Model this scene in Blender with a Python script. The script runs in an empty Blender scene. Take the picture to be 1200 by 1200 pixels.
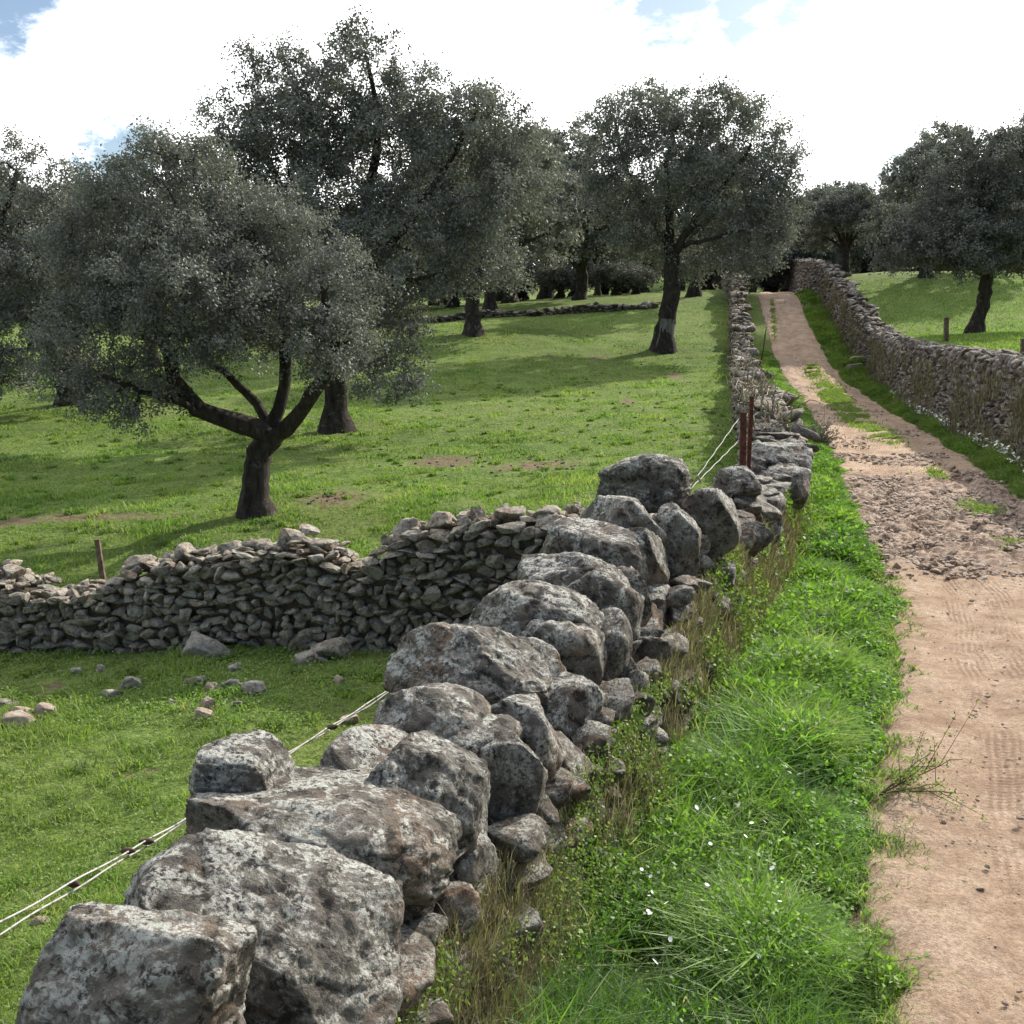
import bpy, bmesh, math, random
import numpy as np
from mathutils import Vector
R = math.radians
rng = np.random.default_rng(7)
random.seed(7)
scene = bpy.context.scene
COL = scene.collection

# ------------------------------------------------------------------ camera, sky, sun, exposure
F, PITCH = 1250.0, math.atan(200/1250)          # focal length in photo pixels (1200 wide), pitch down
cd = bpy.data.cameras.new('camera'); cam = bpy.data.objects.new('camera', cd); COL.objects.link(cam)
cam.location = (0, 0, 0); cam.rotation_euler = (math.pi/2-PITCH, 0, 0)
cd.sensor_width = 36; cd.lens = 36*F/1200; cd.clip_start = .05; cd.clip_end = 6000
scene.camera = cam
SUN_AZ, SUN_EL = 42, 33
world = bpy.data.worlds.new('World'); scene.world = world; world.use_nodes = True
def build_world():
    nt = world.node_tree; nt.nodes.clear(); N = nt.nodes.new; L = nt.links.new
    out = N('ShaderNodeOutputWorld'); 
    sky = N('ShaderNodeTexSky'); sky.sky_type = 'NISHITA'; sky.sun_disc = False
    sky.sun_elevation = R(SUN_EL); sky.sun_rotation = R(SUN_AZ)
    b1 = N('ShaderNodeBackground'); b1.inputs[1].default_value = .085; L(sky.outputs[0], b1.inputs[0])
    b2 = N('ShaderNodeBackground')
    tc = N('ShaderNodeTexCoord')
    mp = N('ShaderNodeMapping'); mp.inputs['Scale'].default_value = (1, 1, 2.2); L(tc.outputs['Generated'], mp.inputs[0])
    nz = N('ShaderNodeTexNoise'); nz.inputs['Scale'].default_value = 3.2; nz.inputs['Detail'].default_value = 9
    nz.inputs['Roughness'].default_value = .62; L(mp.outputs[0], nz.inputs[0])
    # soft openings in the cloud where blue sky shows
    def px(x, y):
        v = Vector(((x-600)/F, 0, 0)); a = (600-y)/F; c, s = math.cos(PITCH), math.sin(PITCH)
        return Vector(((x-600)/F, c+a*s, a*c-s)).normalized()
    wn = N('ShaderNodeTexNoise'); wn.inputs['Scale'].default_value = 22; wn.inputs['Detail'].default_value = 8; wn.inputs['Roughness'].default_value = .65; L(mp.outputs[0], wn.inputs[0])
    wsub = N('ShaderNodeVectorMath'); wsub.operation = 'SUBTRACT'; L(wn.outputs['Color'], wsub.inputs[0]); wsub.inputs[1].default_value = (.5, .5, .5)
    wsc = N('ShaderNodeVectorMath'); wsc.operation = 'SCALE'; L(wsub.outputs[0], wsc.inputs[0]); wsc.inputs['Scale'].default_value = .11
    wad = N('ShaderNodeVectorMath'); wad.operation = 'ADD'; L(tc.outputs['Generated'], wad.inputs[0]); L(wsc.outputs[0], wad.inputs[1])
    acc = None
    for (x, y, r) in [(-20, -20, .085), (10, 20, .03), (790, -28, .085), (870, -5, .055), (935, 0, .035), (755, -15, .035), (140, 182, .045), (1030, 178, .040), (85, 190, .02),
                      (-700, 100, .30), (-300, -700, .3), (1500, -900, .2)]:
        dn = N('ShaderNodeVectorMath'); dn.operation = 'DISTANCE'; L(wad.outputs[0], dn.inputs[0]); dn.inputs[1].default_value = px(x, y)
        mr = N('ShaderNodeMapRange'); mr.interpolation_type = 'SMOOTHSTEP'; L(dn.outputs['Value'], mr.inputs[0])
        mr.inputs[1].default_value = 0; mr.inputs[2].default_value = r*1.5; mr.inputs[3].default_value = .55; mr.inputs[4].default_value = 0
        if acc is None: acc = mr.outputs[0]
        else:
            m = N('ShaderNodeMath'); m.operation = 'MAXIMUM'; L(acc, m.inputs[0]); L(mr.outputs[0], m.inputs[1]); acc = m.outputs[0]
    # cloud bank lies in front (+Y), opens behind the viewer
    sp = N('ShaderNodeSeparateXYZ'); L(tc.outputs['Generated'], sp.inputs[0])
    fr = N('ShaderNodeMapRange'); L(sp.outputs[1], fr.inputs[0])
    fr.inputs[1].default_value = .55; fr.inputs[2].default_value = -.35; fr.inputs[3].default_value = 0; fr.inputs[4].default_value = .45
    s1 = N('ShaderNodeMath'); s1.operation = 'ADD'; L(acc, s1.inputs[0]); L(fr.outputs[0], s1.inputs[1])
    s2 = N('ShaderNodeMath'); s2.operation = 'ADD'; L(s1.outputs[0], s2.inputs[0]); L(nz.outputs[0], s2.inputs[1])
    cov = N('ShaderNodeMapRange'); cov.interpolation_type = 'SMOOTHSTEP'; L(s2.outputs[0], cov.inputs[0])
    cov.inputs[1].default_value = .66; cov.inputs[2].default_value = .92; cov.inputs[3].default_value = 1; cov.inputs[4].default_value = 0.0
    # cloud tone
    n2 = N('ShaderNodeTexNoise'); n2.inputs['Scale'].default_value = 5; n2.inputs['Detail'].default_value = 7; L(mp.outputs[0], n2.inputs[0])
    cr = N('ShaderNodeValToRGB'); L(n2.outputs[0], cr.inputs[0])
    cr.color_ramp.elements[0].position = .2; cr.color_ramp.elements[0].color = (.86, .9, .95, 1)
    cr.color_ramp.elements[1].position = .5; cr.color_ramp.elements[1].color = (1, 1, 1, 1)
    L(cr.outputs[0], b2.inputs[0]); b2.inputs[1].default_value = 1.65
    mx = N('ShaderNodeMixShader'); L(cov.outputs[0], mx.inputs[0]); L(b1.outputs[0], mx.inputs[1]); L(b2.outputs[0], mx.inputs[2])
    L(mx.outputs[0], out.inputs[0])
build_world()
SD = Vector((math.sin(R(SUN_AZ))*math.cos(R(SUN_EL)), math.cos(R(SUN_AZ))*math.cos(R(SUN_EL)), math.sin(R(SUN_EL))))
sl = bpy.data.lights.new('sun', 'SUN'); sl.energy = 4.6; sl.angle = R(.6); sl.color = (1, .93, .82)
so = bpy.data.objects.new('sun', sl); COL.objects.link(so); so.rotation_euler = SD.to_track_quat('Z', 'Y').to_euler()
scene.view_settings.view_transform = 'Standard'; scene.view_settings.look = 'None'
scene.view_settings.exposure = .78; scene.view_settings.gamma = 1

# ------------------------------------------------------------------ photo pixel <-> world
CP, SP = math.cos(PITCH), math.sin(PITCH)
def at(px, py, Y):
    a = (600-py)/F; d = np.array([(px-600)/F, CP+a*SP, a*CP-SP]); return d*(Y/d[1])
def proj(x, y, z):
    dep = y*CP - z*SP; up = y*SP + z*CP
    return 600+F*x/dep, 600-F*up/dep
# ------------------------------------------------------------------ noise
_T = np.random.default_rng(11).random((32, 32, 32)).astype(np.float32)
def vnoise(P):
    P = np.asarray(P, float); i = np.floor(P).astype(int); f = P-i; f = f*f*(3-2*f); i0 = i & 31; i1 = (i+1) & 31
    def g(a, b, c): return _T[a[..., 0], b[..., 1], c[..., 2]]
    x, y, z = f[..., 0], f[..., 1], f[..., 2]
    a = g(i0, i0, i0)*(1-x)+g(i1, i0, i0)*x; b = g(i0, i1, i0)*(1-x)+g(i1, i1, i0)*x
    c = g(i0, i0, i1)*(1-x)+g(i1, i0, i1)*x; d = g(i0, i1, i1)*(1-x)+g(i1, i1, i1)*x
    return (a*(1-y)+b*y)*(1-z)+(c*(1-y)+d*y)*z
def fbm(P, o=4, rough=.5):
    P = np.asarray(P, float); s = 0; a = 1; t = 0
    for k in range(o): s = s+a*vnoise(P*(2**k)+k*7.13); t += a; a *= rough
    return s/t
def n2(x, y, s, o=3, seed=0.): return fbm(np.stack([np.asarray(x)*s, np.asarray(y)*s, np.zeros_like(x)+seed], -1), o)
def sstep(a, b, v):
    t = np.clip((v-a)/(b-a), 0, 1); return t*t*(3-2*t)
# ------------------------------------------------------------------ mesh helpers
MATS = {}
def mesh_np(name, V, Fs, mat, smooth=True, attrs=None, uv=None):
    V = np.asarray(V, np.float32); Fs = [np.asarray(f, np.int32) for f in (Fs if isinstance(Fs, list) else [Fs])]
    me = bpy.data.meshes.new(name)
    me.vertices.add(len(V)); me.vertices.foreach_set('co', V.ravel())
    li = np.concatenate([f.ravel() for f in Fs]); tot = np.concatenate([np.full(len(f), f.shape[1], np.int32) for f in Fs])
    st = np.concatenate([[0], np.cumsum(tot)[:-1]]).astype(np.int32)
    me.loops.add(len(li)); me.loops.foreach_set('vertex_index', li)
    me.polygons.add(len(tot)); me.polygons.foreach_set('loop_start', st); me.polygons.foreach_set('loop_total', tot)
    me.polygons.foreach_set('use_smooth', np.full(len(tot), smooth))
    for k, v in (attrs or {}).items():
        a = me.attributes.new(k, 'FLOAT', 'POINT'); a.data.foreach_set('value', np.asarray(v, np.float32))
    if uv is not None:
        u = me.uv_layers.new(name='UVMap'); u.data.foreach_set('uv', np.asarray(uv, np.float32)[li].ravel())
    me.update(calc_edges=True); me.materials.append(mat)
    return me
def obj(name, me, parent=None, loc=None):
    o = bpy.data.objects.new(name, me); COL.objects.link(o)
    if loc is not None: o.location = loc
    if parent: o.parent = parent
    return o
def tag(o, label=None, cat=None, group=None, kind=None):
    if label: o['label'] = label
    if cat: o['category'] = cat
    if group: o['group'] = group
    if kind: o['kind'] = kind
    return o
def empty(name, loc): 
    o = bpy.data.objects.new(name, None); COL.objects.link(o); o.location = loc; o.empty_display_size = .3; return o
class Soup:
    """collects (verts, faces, attrs) and welds the arrays into one mesh"""
    def __init__(s): s.V = []; s.F = {}; s.A = []; s.n = 0
    def add(s, V, Fa, rnd=0.5):
        V = np.asarray(V, float); s.V.append(V); Fa = np.asarray(Fa); s.F.setdefault(Fa.shape[1], []).append(Fa+s.n)
        s.A.append(np.full(len(V), rnd) if np.isscalar(rnd) else rnd); s.n += len(V)
    def mesh(s, name, mat, smooth=True, origin=(0, 0, 0)):
        return mesh_np(name, np.concatenate(s.V)-np.array(origin), [np.concatenate(f) for f in s.F.values()], mat, smooth, {'rnd': np.concatenate(s.A)})
def tube(pts, rad, n=8, cap=True):
    pts = np.asarray(pts, float); rad = np.asarray(rad, float)
    t = np.gradient(pts, axis=0); t /= np.linalg.norm(t, axis=1)[:, None]+1e-9
    up = np.array([0, 0, 1.]) if abs(t[0][2]) < .9 else np.array([1., 0, 0])
    a = np.cross(t[0], up); a /= np.linalg.norm(a); U = []
    for k in range(len(pts)):
        a = a-t[k]*np.dot(a, t[k]); a /= np.linalg.norm(a)+1e-9; U.append(a)
    U = np.array(U); W = np.cross(t, U); th = np.linspace(0, 2*np.pi, n, endpoint=False)
    V = pts[:, None]+rad[:, None, None]*(np.cos(th)[None, :, None]*U[:, None]+np.sin(th)[None, :, None]*W[:, None])
    V = V.reshape(-1, 3); i = np.arange(len(pts)-1)[:, None]*n; j = np.arange(n)[None]; j2 = (j+1) % n
    Fq = np.stack([i+j, i+j2, i+n+j2, i+n+j], -1).reshape(-1, 4)
    return V, Fq
_ICO = {}
def ico(n):
    if n not in _ICO:
        bm = bmesh.new(); bmesh.ops.create_icosphere(bm, subdivisions=n, radius=1)
        _ICO[n] = (np.array([v.co[:] for v in bm.verts]), np.array([[v.index for v in f.verts] for f in bm.faces])); bm.free()
    return _ICO[n]
def rock(seed, sub=4, cuts=7, rough=.16, block=.0, fine=.03, dmin=.62):
    V, Fa = ico(sub); r = np.random.default_rng(seed); V = V.copy()
    if block: 
        p = 1/(1-block*.75); m = (np.abs(V)**(2*p)).sum(1)**(1/(2*p)); V = V/m[:, None]
    off = r.random(3)*30
    V *= (1+rough*2*(fbm(V*1.1+off, 3)-.5))[:, None]
    for k in range(cuts):
        n = r.normal(size=3); n /= np.linalg.norm(n); d = r.uniform(dmin, .88)
        e = np.maximum(0, V@n-d); V -= (e*.92)[:, None]*n
    f = fbm(V*2.6+off+5, 5, .62)-.5; f2 = np.abs(fbm(V*5.5+off+9, 4, .6)-.5); wv = V+.25*(fbm(V*2+off+3, 2)-.5)[:, None]; st = np.abs(((wv[:, 2]*2.3+wv[:, 0]*.7+off[0]) % 1)-.5)
    nn = V/np.linalg.norm(V, axis=1)[:, None]
    V += nn*(f*fine*6.0-f2*fine*4.5-np.maximum(0, .07-st)*fine*16)[:, None]
    if sub >= 5: V += nn*((fbm(V*17+off, 3, .65)-.5)*fine*1.3)[:, None]
    return V, Fa
def rotm(rx, ry, rz):
    cx, sx, cy, sy, cz, sz = math.cos(rx), math.sin(rx), math.cos(ry), math.sin(ry), math.cos(rz), math.sin(rz)
    return (np.array([[cz, -sz, 0], [sz, cz, 0], [0, 0, 1]])@np.array([[cy, 0, sy], [0, 1, 0], [-sy, 0, cy]])@np.array([[1, 0, 0], [0, cx, -sx], [0, sx, cx]]))

# ------------------------------------------------------------------ terrain model
def polyf(pts):
    p = np.array(pts, float); ys = np.linspace(p[0, 0], p[-1, 0], 1200); v = np.interp(ys, p[:, 0], p[:, 1])
    k = np.exp(-np.linspace(-2, 2, 25)**2); k /= k.sum(); vp = np.pad(v, 12, mode='reflect', reflect_type='odd'); v = np.convolve(vp, k, 'valid')
    return lambda y: np.interp(y, ys, v)
roadz = polyf([(-30, -2.0), (0, -2.45), (3.6, -2.49), (6.7, -2.5), (11.3, -2.74), (19, -2.42), (29, -2.29), (36, -2.05), (43, -1.6), (50, -.5), (56, 1.1), (62, 2.62), (72, 3.2), (95, 3.6), (150, 4.0)])
wallL = polyf([(-30, -13.4), (0, -1.86), (3.66, -.45), (6.7, .72), (11, 2.3), (16, 3.98), (20, 4.75), (29, 6.4), (36, 7.75), (43, 9.1), (62, 12.8), (95, 18), (150, 26)])
wallR = polyf([(-30, -4), (3, 5.8), (21, 10.25), (30, 12.05), (46, 15.5), (63, 17.9), (95, 23), (150, 34)])
def tps(P):
    P = np.array(P, float); X = P[:, :2]/20; n = len(P)
    def K(a, b):
        r2 = ((a[:, None]-b[None])**2).sum(-1); return .5*r2*np.log(r2+1e-9)
    A = np.zeros((n+3, n+3)); A[:n, :n] = K(X, X)+np.eye(n)*.002; A[:n, n] = 1; A[:n, n+1:] = X; A[n, :n] = 1; A[n+1:, :n] = X.T
    w = np.linalg.solve(A, np.concatenate([P[:, 2], [0, 0, 0]]))
    def f(x, y):
        q = np.stack([np.ravel(x), np.ravel(y)], -1)/20
        out = np.concatenate([K(q[i:i+60000], X)@w[:n]+w[n]+q[i:i+60000]@w[n+1:] for i in range(0, len(q), 60000)])
        return out.reshape(np.shape(x))
    return f
def A3(*l): return [at(*a) for a in l]
fieldL = tps(A3((0, 1190, 4.7), (0, 1000, 6.3), (0, 760, 11.2), (450, 755, 10.3), (430, 860, 8), (300, 603, 17), (0, 612, 17.2), (395, 505, 28), (640, 545, 21.5),
                (0, 475, 34), (778, 410, 48), (555, 391, 50), (600, 462, 35), (850, 480, 30), (815, 555, 18), (847, 350, 62), (480, 376, 58), (250, 400, 60))
              + [(-25, 10, -3.3), (-25, -10, -3), (-3, -8, -3.0), (-1, 3.5, -3.0), (1.5, 9.5, -3.0), (-40, 60, 1.2), (0, 100, 3.6), (-50, 110, 3), (-60, 30, -2)])
fieldR = tps(A3((1140, 392, 38), (1035, 396, 47), (1200, 322, 62), (1020, 328, 62)) + [(11.2, 22, -1.05), (16, 22, -.9), (7, 4, -1.9), (30, 10, -1.2), (40, 40, .5), (60, 80, 4), (25, 100, 4.2), (20, -10, -2)])
def H0(x, y):
    x = np.asarray(x, float); y = np.asarray(y, float)
    d1 = x-wallL(y); d2 = x-wallR(y)
    z = roadz(y)
    w1 = 1-sstep(-.35, .35, d1); w2 = sstep(-.35, .45, d2)
    a, b = fieldL(x, y), fieldR(x, y)
    z = z*(1-w1)*(1-w2)+a*w1+b*w2*(1-w1)
    far = sstep(95, 160, np.hypot(x, np.maximum(y, 0)*1.0+np.where(y < 0, -y*2, 0)))
    rr_ = np.hypot(x, y); hill = 4.2+np.where(y > 0, 1, 0)*(7.5*sstep(105, 175, rr_)+18*sstep(175, 700, rr_))+2.5*(n2(x, y, .004, 3, 3.)-.5)*2
    return z*(1-far)+hill*far
def H(x, y):
    x = np.asarray(x, float); y = np.asarray(y, float); z = H0(x, y)
    inlane = sstep(-.3, .6, x-wallL(y))*(1-sstep(-.6, .3, x-wallR(y)))
    m = (.16*(n2(x, y, .55, 3, 1.)-.5)+.05*(n2(x, y, 2.3, 2, 4.)-.5))*(1-inlane*.85)
    return z+m
def Hs(x, y): return float(H(np.array([x]), np.array([y]))[0])
def hit(px, py):
    a = (600-py)/F; d = np.array([(px-600)/F, CP+a*SP, a*CP-SP]); d /= d[1]
    t = np.exp(np.linspace(math.log(1.5), math.log(170), 900)); P = t[:, None]*d
    e = P[:, 2]-H(P[:, 0], P[:, 1]); k = np.argmax(e < 0) if (e < 0).any() else len(t)-1
    k = max(k, 1); u = e[k-1]/(e[k-1]-e[k]+1e-12); return P[k-1]*(1-u)+P[k]*u
def hitlane(px, py):
    a = (600-py)/F; d = np.array([(px-600)/F, CP+a*SP, a*CP-SP]); d /= d[1]
    t = np.exp(np.linspace(math.log(1.5), math.log(120), 900)); P = t[:, None]*d
    e = P[:, 2]-roadz(P[:, 1]); k = np.argmax(e < 0); k = max(k, 1); return P[k]
eL = [hitlane(*p) for p in [(1040, 1200), (1008, 1060), (1030, 930), (1040, 820), (1052, 720), (1030, 650), (996, 600), (978, 540), (961, 500), (938, 462), (915, 430), (903, 395), (888, 346)]]
eR = [hitlane(*p) for p in [(1250, 612), (1162, 560), (1118, 526), (1075, 500), (1020, 465), (985, 440), (958, 395), (934, 346)]]
yl = [-12, 1]+[p[1] for p in eL]+[75, 110]; xl = [-3.6, .6]+[p[0] for p in eL]+[17.3, 24]
yr = [-12, 3, 8]+[p[1] for p in eR]+[75, 110]; xr = [.2, 4.6, 6.0]+[p[0] for p in eR]+[20, 27]
roadL = lambda y: np.interp(y, yl, xl)+.10*(n2(y, y*0, .9, 3, 2.)-.5)*2
roadR = lambda y: np.interp(y, yr, xr)+.12*(n2(y, y*0, .8, 3, 8.)-.5)*2

# ------------------------------------------------------------------ materials
def newmat(name):
    m = bpy.data.materials.new(name); m.use_nodes = True; nt = m.node_tree; nt.nodes.clear(); return m, nt, nt.nodes.new, nt.links.new
def ramp(N, L, src, stops):
    r = N('ShaderNodeValToRGB'); L(src, r.inputs[0]); e = r.color_ramp.elements
    while len(e) > 1: e.remove(e[-1])
    e[0].position = stops[0][0]; e[0].color = (*stops[0][1], 1) if len(stops[0][1]) == 3 else stops[0][1]
    for p, c in stops[1:]:
        q = e.new(p); q.color = (*c, 1)
    return r.outputs[0]
def noise(N, L, co, s, d=5, ro=.6, dist=0):
    n = N('ShaderNodeTexNoise'); n.inputs['Scale'].default_value = s; n.inputs['Detail'].default_value = d; n.inputs['Roughness'].default_value = ro
    n.inputs['Distortion'].default_value = dist; L(co, n.inputs['Vector']); return n.outputs[0]
def mixc(N, L, fac, a, b, mode='MIX'):
    m = N('ShaderNodeMix'); m.data_type = 'RGBA'; m.blend_type = mode
    if isinstance(fac, (int, float)): m.inputs[0].default_value = fac
    else: L(fac, m.inputs[0])
    for k, v in ((6, a), (7, b)):
        if isinstance(v, tuple): m.inputs[k].default_value = (*v, 1)
        else: L(v, m.inputs[k])
    return m.outputs[2]
def mapr(N, L, src, a, b, c=0, d=1):
    m = N('ShaderNodeMapRange'); L(src, m.inputs[0]); m.inputs[1].default_value = a; m.inputs[2].default_value = b; m.inputs[3].default_value = c; m.inputs[4].default_value = d; return m.outputs[0]
def math_(N, L, op, a, b):
    m = N('ShaderNodeMath'); m.operation = op
    for k, v in ((0, a), (1, b)):
        if isinstance(v, (int, float)): m.inputs[k].default_value = v
        else: L(v, m.inputs[k])
    return m.outputs[0]
def bump(N, L, h, st, dist):
    b = N('ShaderNodeBump'); b.inputs['Strength'].default_value = st; b.inputs['Distance'].default_value = dist; L(h, b.inputs['Height']); return b.outputs[0]
def princ(N, L, col, rough=.9, nor=None, spec=.2):
    p = N('ShaderNodeBsdfPrincipled'); 
    if isinstance(col, tuple): p.inputs['Base Color'].default_value = (*col, 1)
    else: L(col, p.inputs['Base Color'])
    p.inputs['Roughness'].default_value = rough; p.inputs['Specular IOR Level'].default_value = spec
    if nor is not None: L(nor, p.inputs['Normal'])
    o = N('ShaderNodeOutputMaterial'); L(p.outputs[0], o.inputs[0]); return p

def mat_rock(name, cols, lichen=.5, warm=.3, dark=.5, sc=1.0, lc=(.46, .46, .42)):
    m, nt, N, L = newmat(name); g = N('ShaderNodeNewGeometry'); P = g.outputs['Position']
    at_ = N('ShaderNodeAttribute'); at_.attribute_name = 'rnd'; rd = at_.outputs['Fac']
    va = N('ShaderNodeVectorMath'); va.operation = 'ADD'; L(P, va.inputs[0])
    cv = N('ShaderNodeCombineXYZ'); L(math_(N, L, 'MULTIPLY', rd, 37.), cv.inputs[0]); L(math_(N, L, 'MULTIPLY', rd, 91.), cv.inputs[1]); L(cv.outputs[0], va.inputs[1]); P2 = va.outputs[0]
    a = noise(N, L, P2, 3.5*sc, 8, .65); base = ramp(N, L, a, [(.3, cols[0]), (.5, cols[1]), (.7, cols[2])])
    base = mixc(N, L, mapr(N, L, rd, 0, 1, .8, 0), base, cols[3])
    w = noise(N, L, P2, 2.2*sc, 5, .6, .4); base = mixc(N, L, mapr(N, L, w, .52, .66, 0, warm), base, (.22, .13, .075))
    # black lichen / dark crust
    d1 = noise(N, L, P2, 16*sc, 7, .7, .3); base = mixc(N, L, mapr(N, L, d1, .50, .57, 0, dark), base, (.028, .025, .022))
    # pale lichen: ragged blotches and fine speckle
    l1 = noise(N, L, P2, 7*sc, 9, .72, .6); l2 = noise(N, L, P2, 55*sc, 6, .72, .2); 
    lm = math_(N, L, 'MULTIPLY', mapr(N, L, l1, .46, .55), mapr(N, L, l2, .44, .53))
    nz = N('ShaderNodeSeparateXYZ'); L(g.outputs['Normal'], nz.inputs[0]); up = mapr(N, L, nz.outputs[2], -.3, .6, .25, 1)
    lm = math_(N, L, 'MULTIPLY', math_(N, L, 'MULTIPLY', lm, up), lichen)
    base = mixc(N, L, lm, base, lc)
    vo = N('ShaderNodeTexVoronoi'); vo.inputs['Scale'].default_value = 9*sc; vo.inputs['Randomness'].default_value = 1; L(va.outputs[0], vo.inputs['Vector'])
    rs = math_(N, L, 'ADD', vo.outputs['Distance'], math_(N, L, 'MULTIPLY', l2, .35))
    spot = math_(N, L, 'MULTIPLY', mapr(N, L, rs, .36, .30), mapr(N, L, l1, .50, .53)); base = mixc(N, L, math_(N, L, 'MULTIPLY', spot, lichen), base, (.40, .42, .37))
    h = math_(N, L, 'ADD', math_(N, L, 'MULTIPLY', d1, 1.0), math_(N, L, 'MULTIPLY', l2, .8)); h = math_(N, L, 'ADD', h, math_(N, L, 'MULTIPLY', noise(N, L, P2, 6*sc, 8, .7), 1.2))
    princ(N, L, base, .93, bump(N, L, h, .95, .035/sc), .15); return m
ROCK = mat_rock('lichen_boulder', [(.090, .080, .068), (.175, .158, .135), (.28, .25, .22), (.12, .11, .098)], .95, .5, .85, 1., (.50, .50, .46))
STONE = mat_rock('wall_stone', [(.08, .068, .055), (.16, .138, .115), (.25, .22, .18), (.10, .085, .07)], .7, .55, .7, 1.3)
STONE2 = mat_rock('field_wall_stone', [(.21, .17, .13), (.39, .335, .26), (.52, .45, .365), (.23, .185, .14)], .6, .35, .6, 1.6)
STONE3 = mat_rock('lane_wall_stone', [(.13, .105, .085), (.23, .19, .16), (.34, .29, .25), (.12, .09, .075)], .7, .5, .6, .8)
PALE = mat_rock('pale_loose_stone', [(.25, .19, .14), (.38, .31, .25), (.50, .44, .38), (.36, .27, .21)], .2, .3, .12, 2.)
m, nt, N, L = newmat('wall_core'); g = N('ShaderNodeNewGeometry'); n = noise(N, L, g.outputs['Position'], 22, 6, .75); princ(N, L, ramp(N, L, n, [(.35, (.035, .028, .022)), (.65, (.16, .125, .09))]), 1, bump(N, L, n, 1, .05)); CORE = m

def grass_ground():
    m, nt, N, L = newmat('turf'); g = N('ShaderNodeNewGeometry'); P = g.outputs['Position']
    at_ = N('ShaderNodeAttribute'); at_.attribute_name = 'earth'; e = at_.outputs['Fac']
    a = noise(N, L, P, 1.1, 6, .65); c = ramp(N, L, a, [(.3, (.072, .120, .028)), (.5, (.125, .195, .042)), (.7, (.190, .255, .065))])
    b = noise(N, L, P, .22, 4, .6); c = mixc(N, L, mapr(N, L, b, .42, .62, 0, .55), c, (.17, .20, .062))
    f = noise(N, L, P, 14, 6, .7); c = mixc(N, L, mapr(N, L, f, .56, .40, 0, .65), c, (.035, .050, .014))
    f3 = noise(N, L, P, 40, 4, .7); c = mixc(N, L, mapr(N, L, f3, .52, .64, 0, .45), c, (.20, .24, .07))
    er = noise(N, L, P, 9, 6, .75); ec = ramp(N, L, er, [(.3, (.07, .05, .034)), (.6, (.20, .145, .095)), (.75, (.30, .23, .16))])
    em = math_(N, L, 'ADD', e, math_(N, L, 'MULTIPLY', math_(N, L, 'SUBTRACT', noise(N, L, P, 6, 6, .75), .5), 2.4)); c = mixc(N, L, mapr(N, L, em, .45, .75), c, ec)
    h = math_(N, L, 'ADD', math_(N, L, 'MULTIPLY', noise(N, L, P, 5, 4, .6), 1.), math_(N, L, 'MULTIPLY', noise(N, L, P, 22, 5, .7), .6))
    princ(N, L, c, .95, bump(N, L, h, 1, .10), .1); return m
TURF = grass_ground()
def mat_leafy(name, stops, trans=.35, gloss=.06, rough=.45, patch=None, ps=1.2, tcol=None):
    m, nt, N, L = newmat(name); a = N('ShaderNodeAttribute'); a.attribute_name = 'rnd'; c = ramp(N, L, a.outputs['Fac'], stops)
    if patch:
        g = N('ShaderNodeNewGeometry'); p = noise(N, L, g.outputs['Position'], ps, 4, .6); c = mixc(N, L, mapr(N, L, p, .40, .62, 0, .75), c, patch)
    d = N('ShaderNodeBsdfDiffuse'); L(c, d.inputs[0]); t = N('ShaderNodeBsdfTranslucent')
    tc = mixc(N, L, 1., c, tcol or (1.3, 1.5, .7), 'MULTIPLY'); L(tc, t.inputs[0])
    x = N('ShaderNodeMixShader'); x.inputs[0].default_value = trans; L(d.outputs[0], x.inputs[1]); L(t.outputs[0], x.inputs[2])
    gl = N('ShaderNodeBsdfGlossy'); gl.inputs['Roughness'].default_value = rough; gl.inputs[0].default_value = (1, 1, 1, 1)
    y = N('ShaderNodeMixShader'); y.inputs[0].default_value = gloss; L(x.outputs[0], y.inputs[1]); L(gl.outputs[0], y.inputs[2])
    o = N('ShaderNodeOutputMaterial'); L(y.outputs[0], o.inputs[0]); return m
GRASSF = mat_leafy('field_grass', [(0, (.065, .115, .026)), (.45, (.135, .225, .048)), (.85, (.215, .310, .080)), (1, (.32, .31, .13))], .4, .02, .6, (.165, .215, .058), .5)
GRASSV = mat_leafy('verge_grass', [(0, (.050, .110, .018)), (.45, (.110, .215, .034)), (.85, (.20, .33, .065)), (.97, (.29, .38, .12)), (1, (.38, .33, .19))], .48, .03, .55, (.15, .24, .04), 1.)
DRY = mat_leafy('dry_stems', [(0, (.10, .075, .06)), (.4, (.20, .155, .115)), (.7, (.17, .19, .08)), (1, (.42, .36, .27))], .2, .02)
CREEP = mat_leafy('creeper_leaf', [(0, (.06, .11, .025)), (.5, (.12, .20, .04)), (1, (.26, .30, .08))], .35, .015)
OAK = [mat_leafy('oak_leaf_'+'abc'[k], [(0, tuple(np.array((.080, .083, .076))*s)), (.5, tuple(np.array((.145, .151, .134))*s)), (.88, tuple(np.array((.23, .24, .21))*s)), (1, (.28, .26, .21))], .22, .035, .6,
                 tuple(np.array(pc)*s), .45, (1.05, 1.12, .85)) for k, (s, pc) in enumerate([(1., (.152, .157, .142)), (1.15, (.172, .177, .155)), (.80, (.120, .124, .118))])]
m, nt, N, L = newmat('white_petal'); princ(N, L, (.75, .75, .70), .7); PETAL = m
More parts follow.
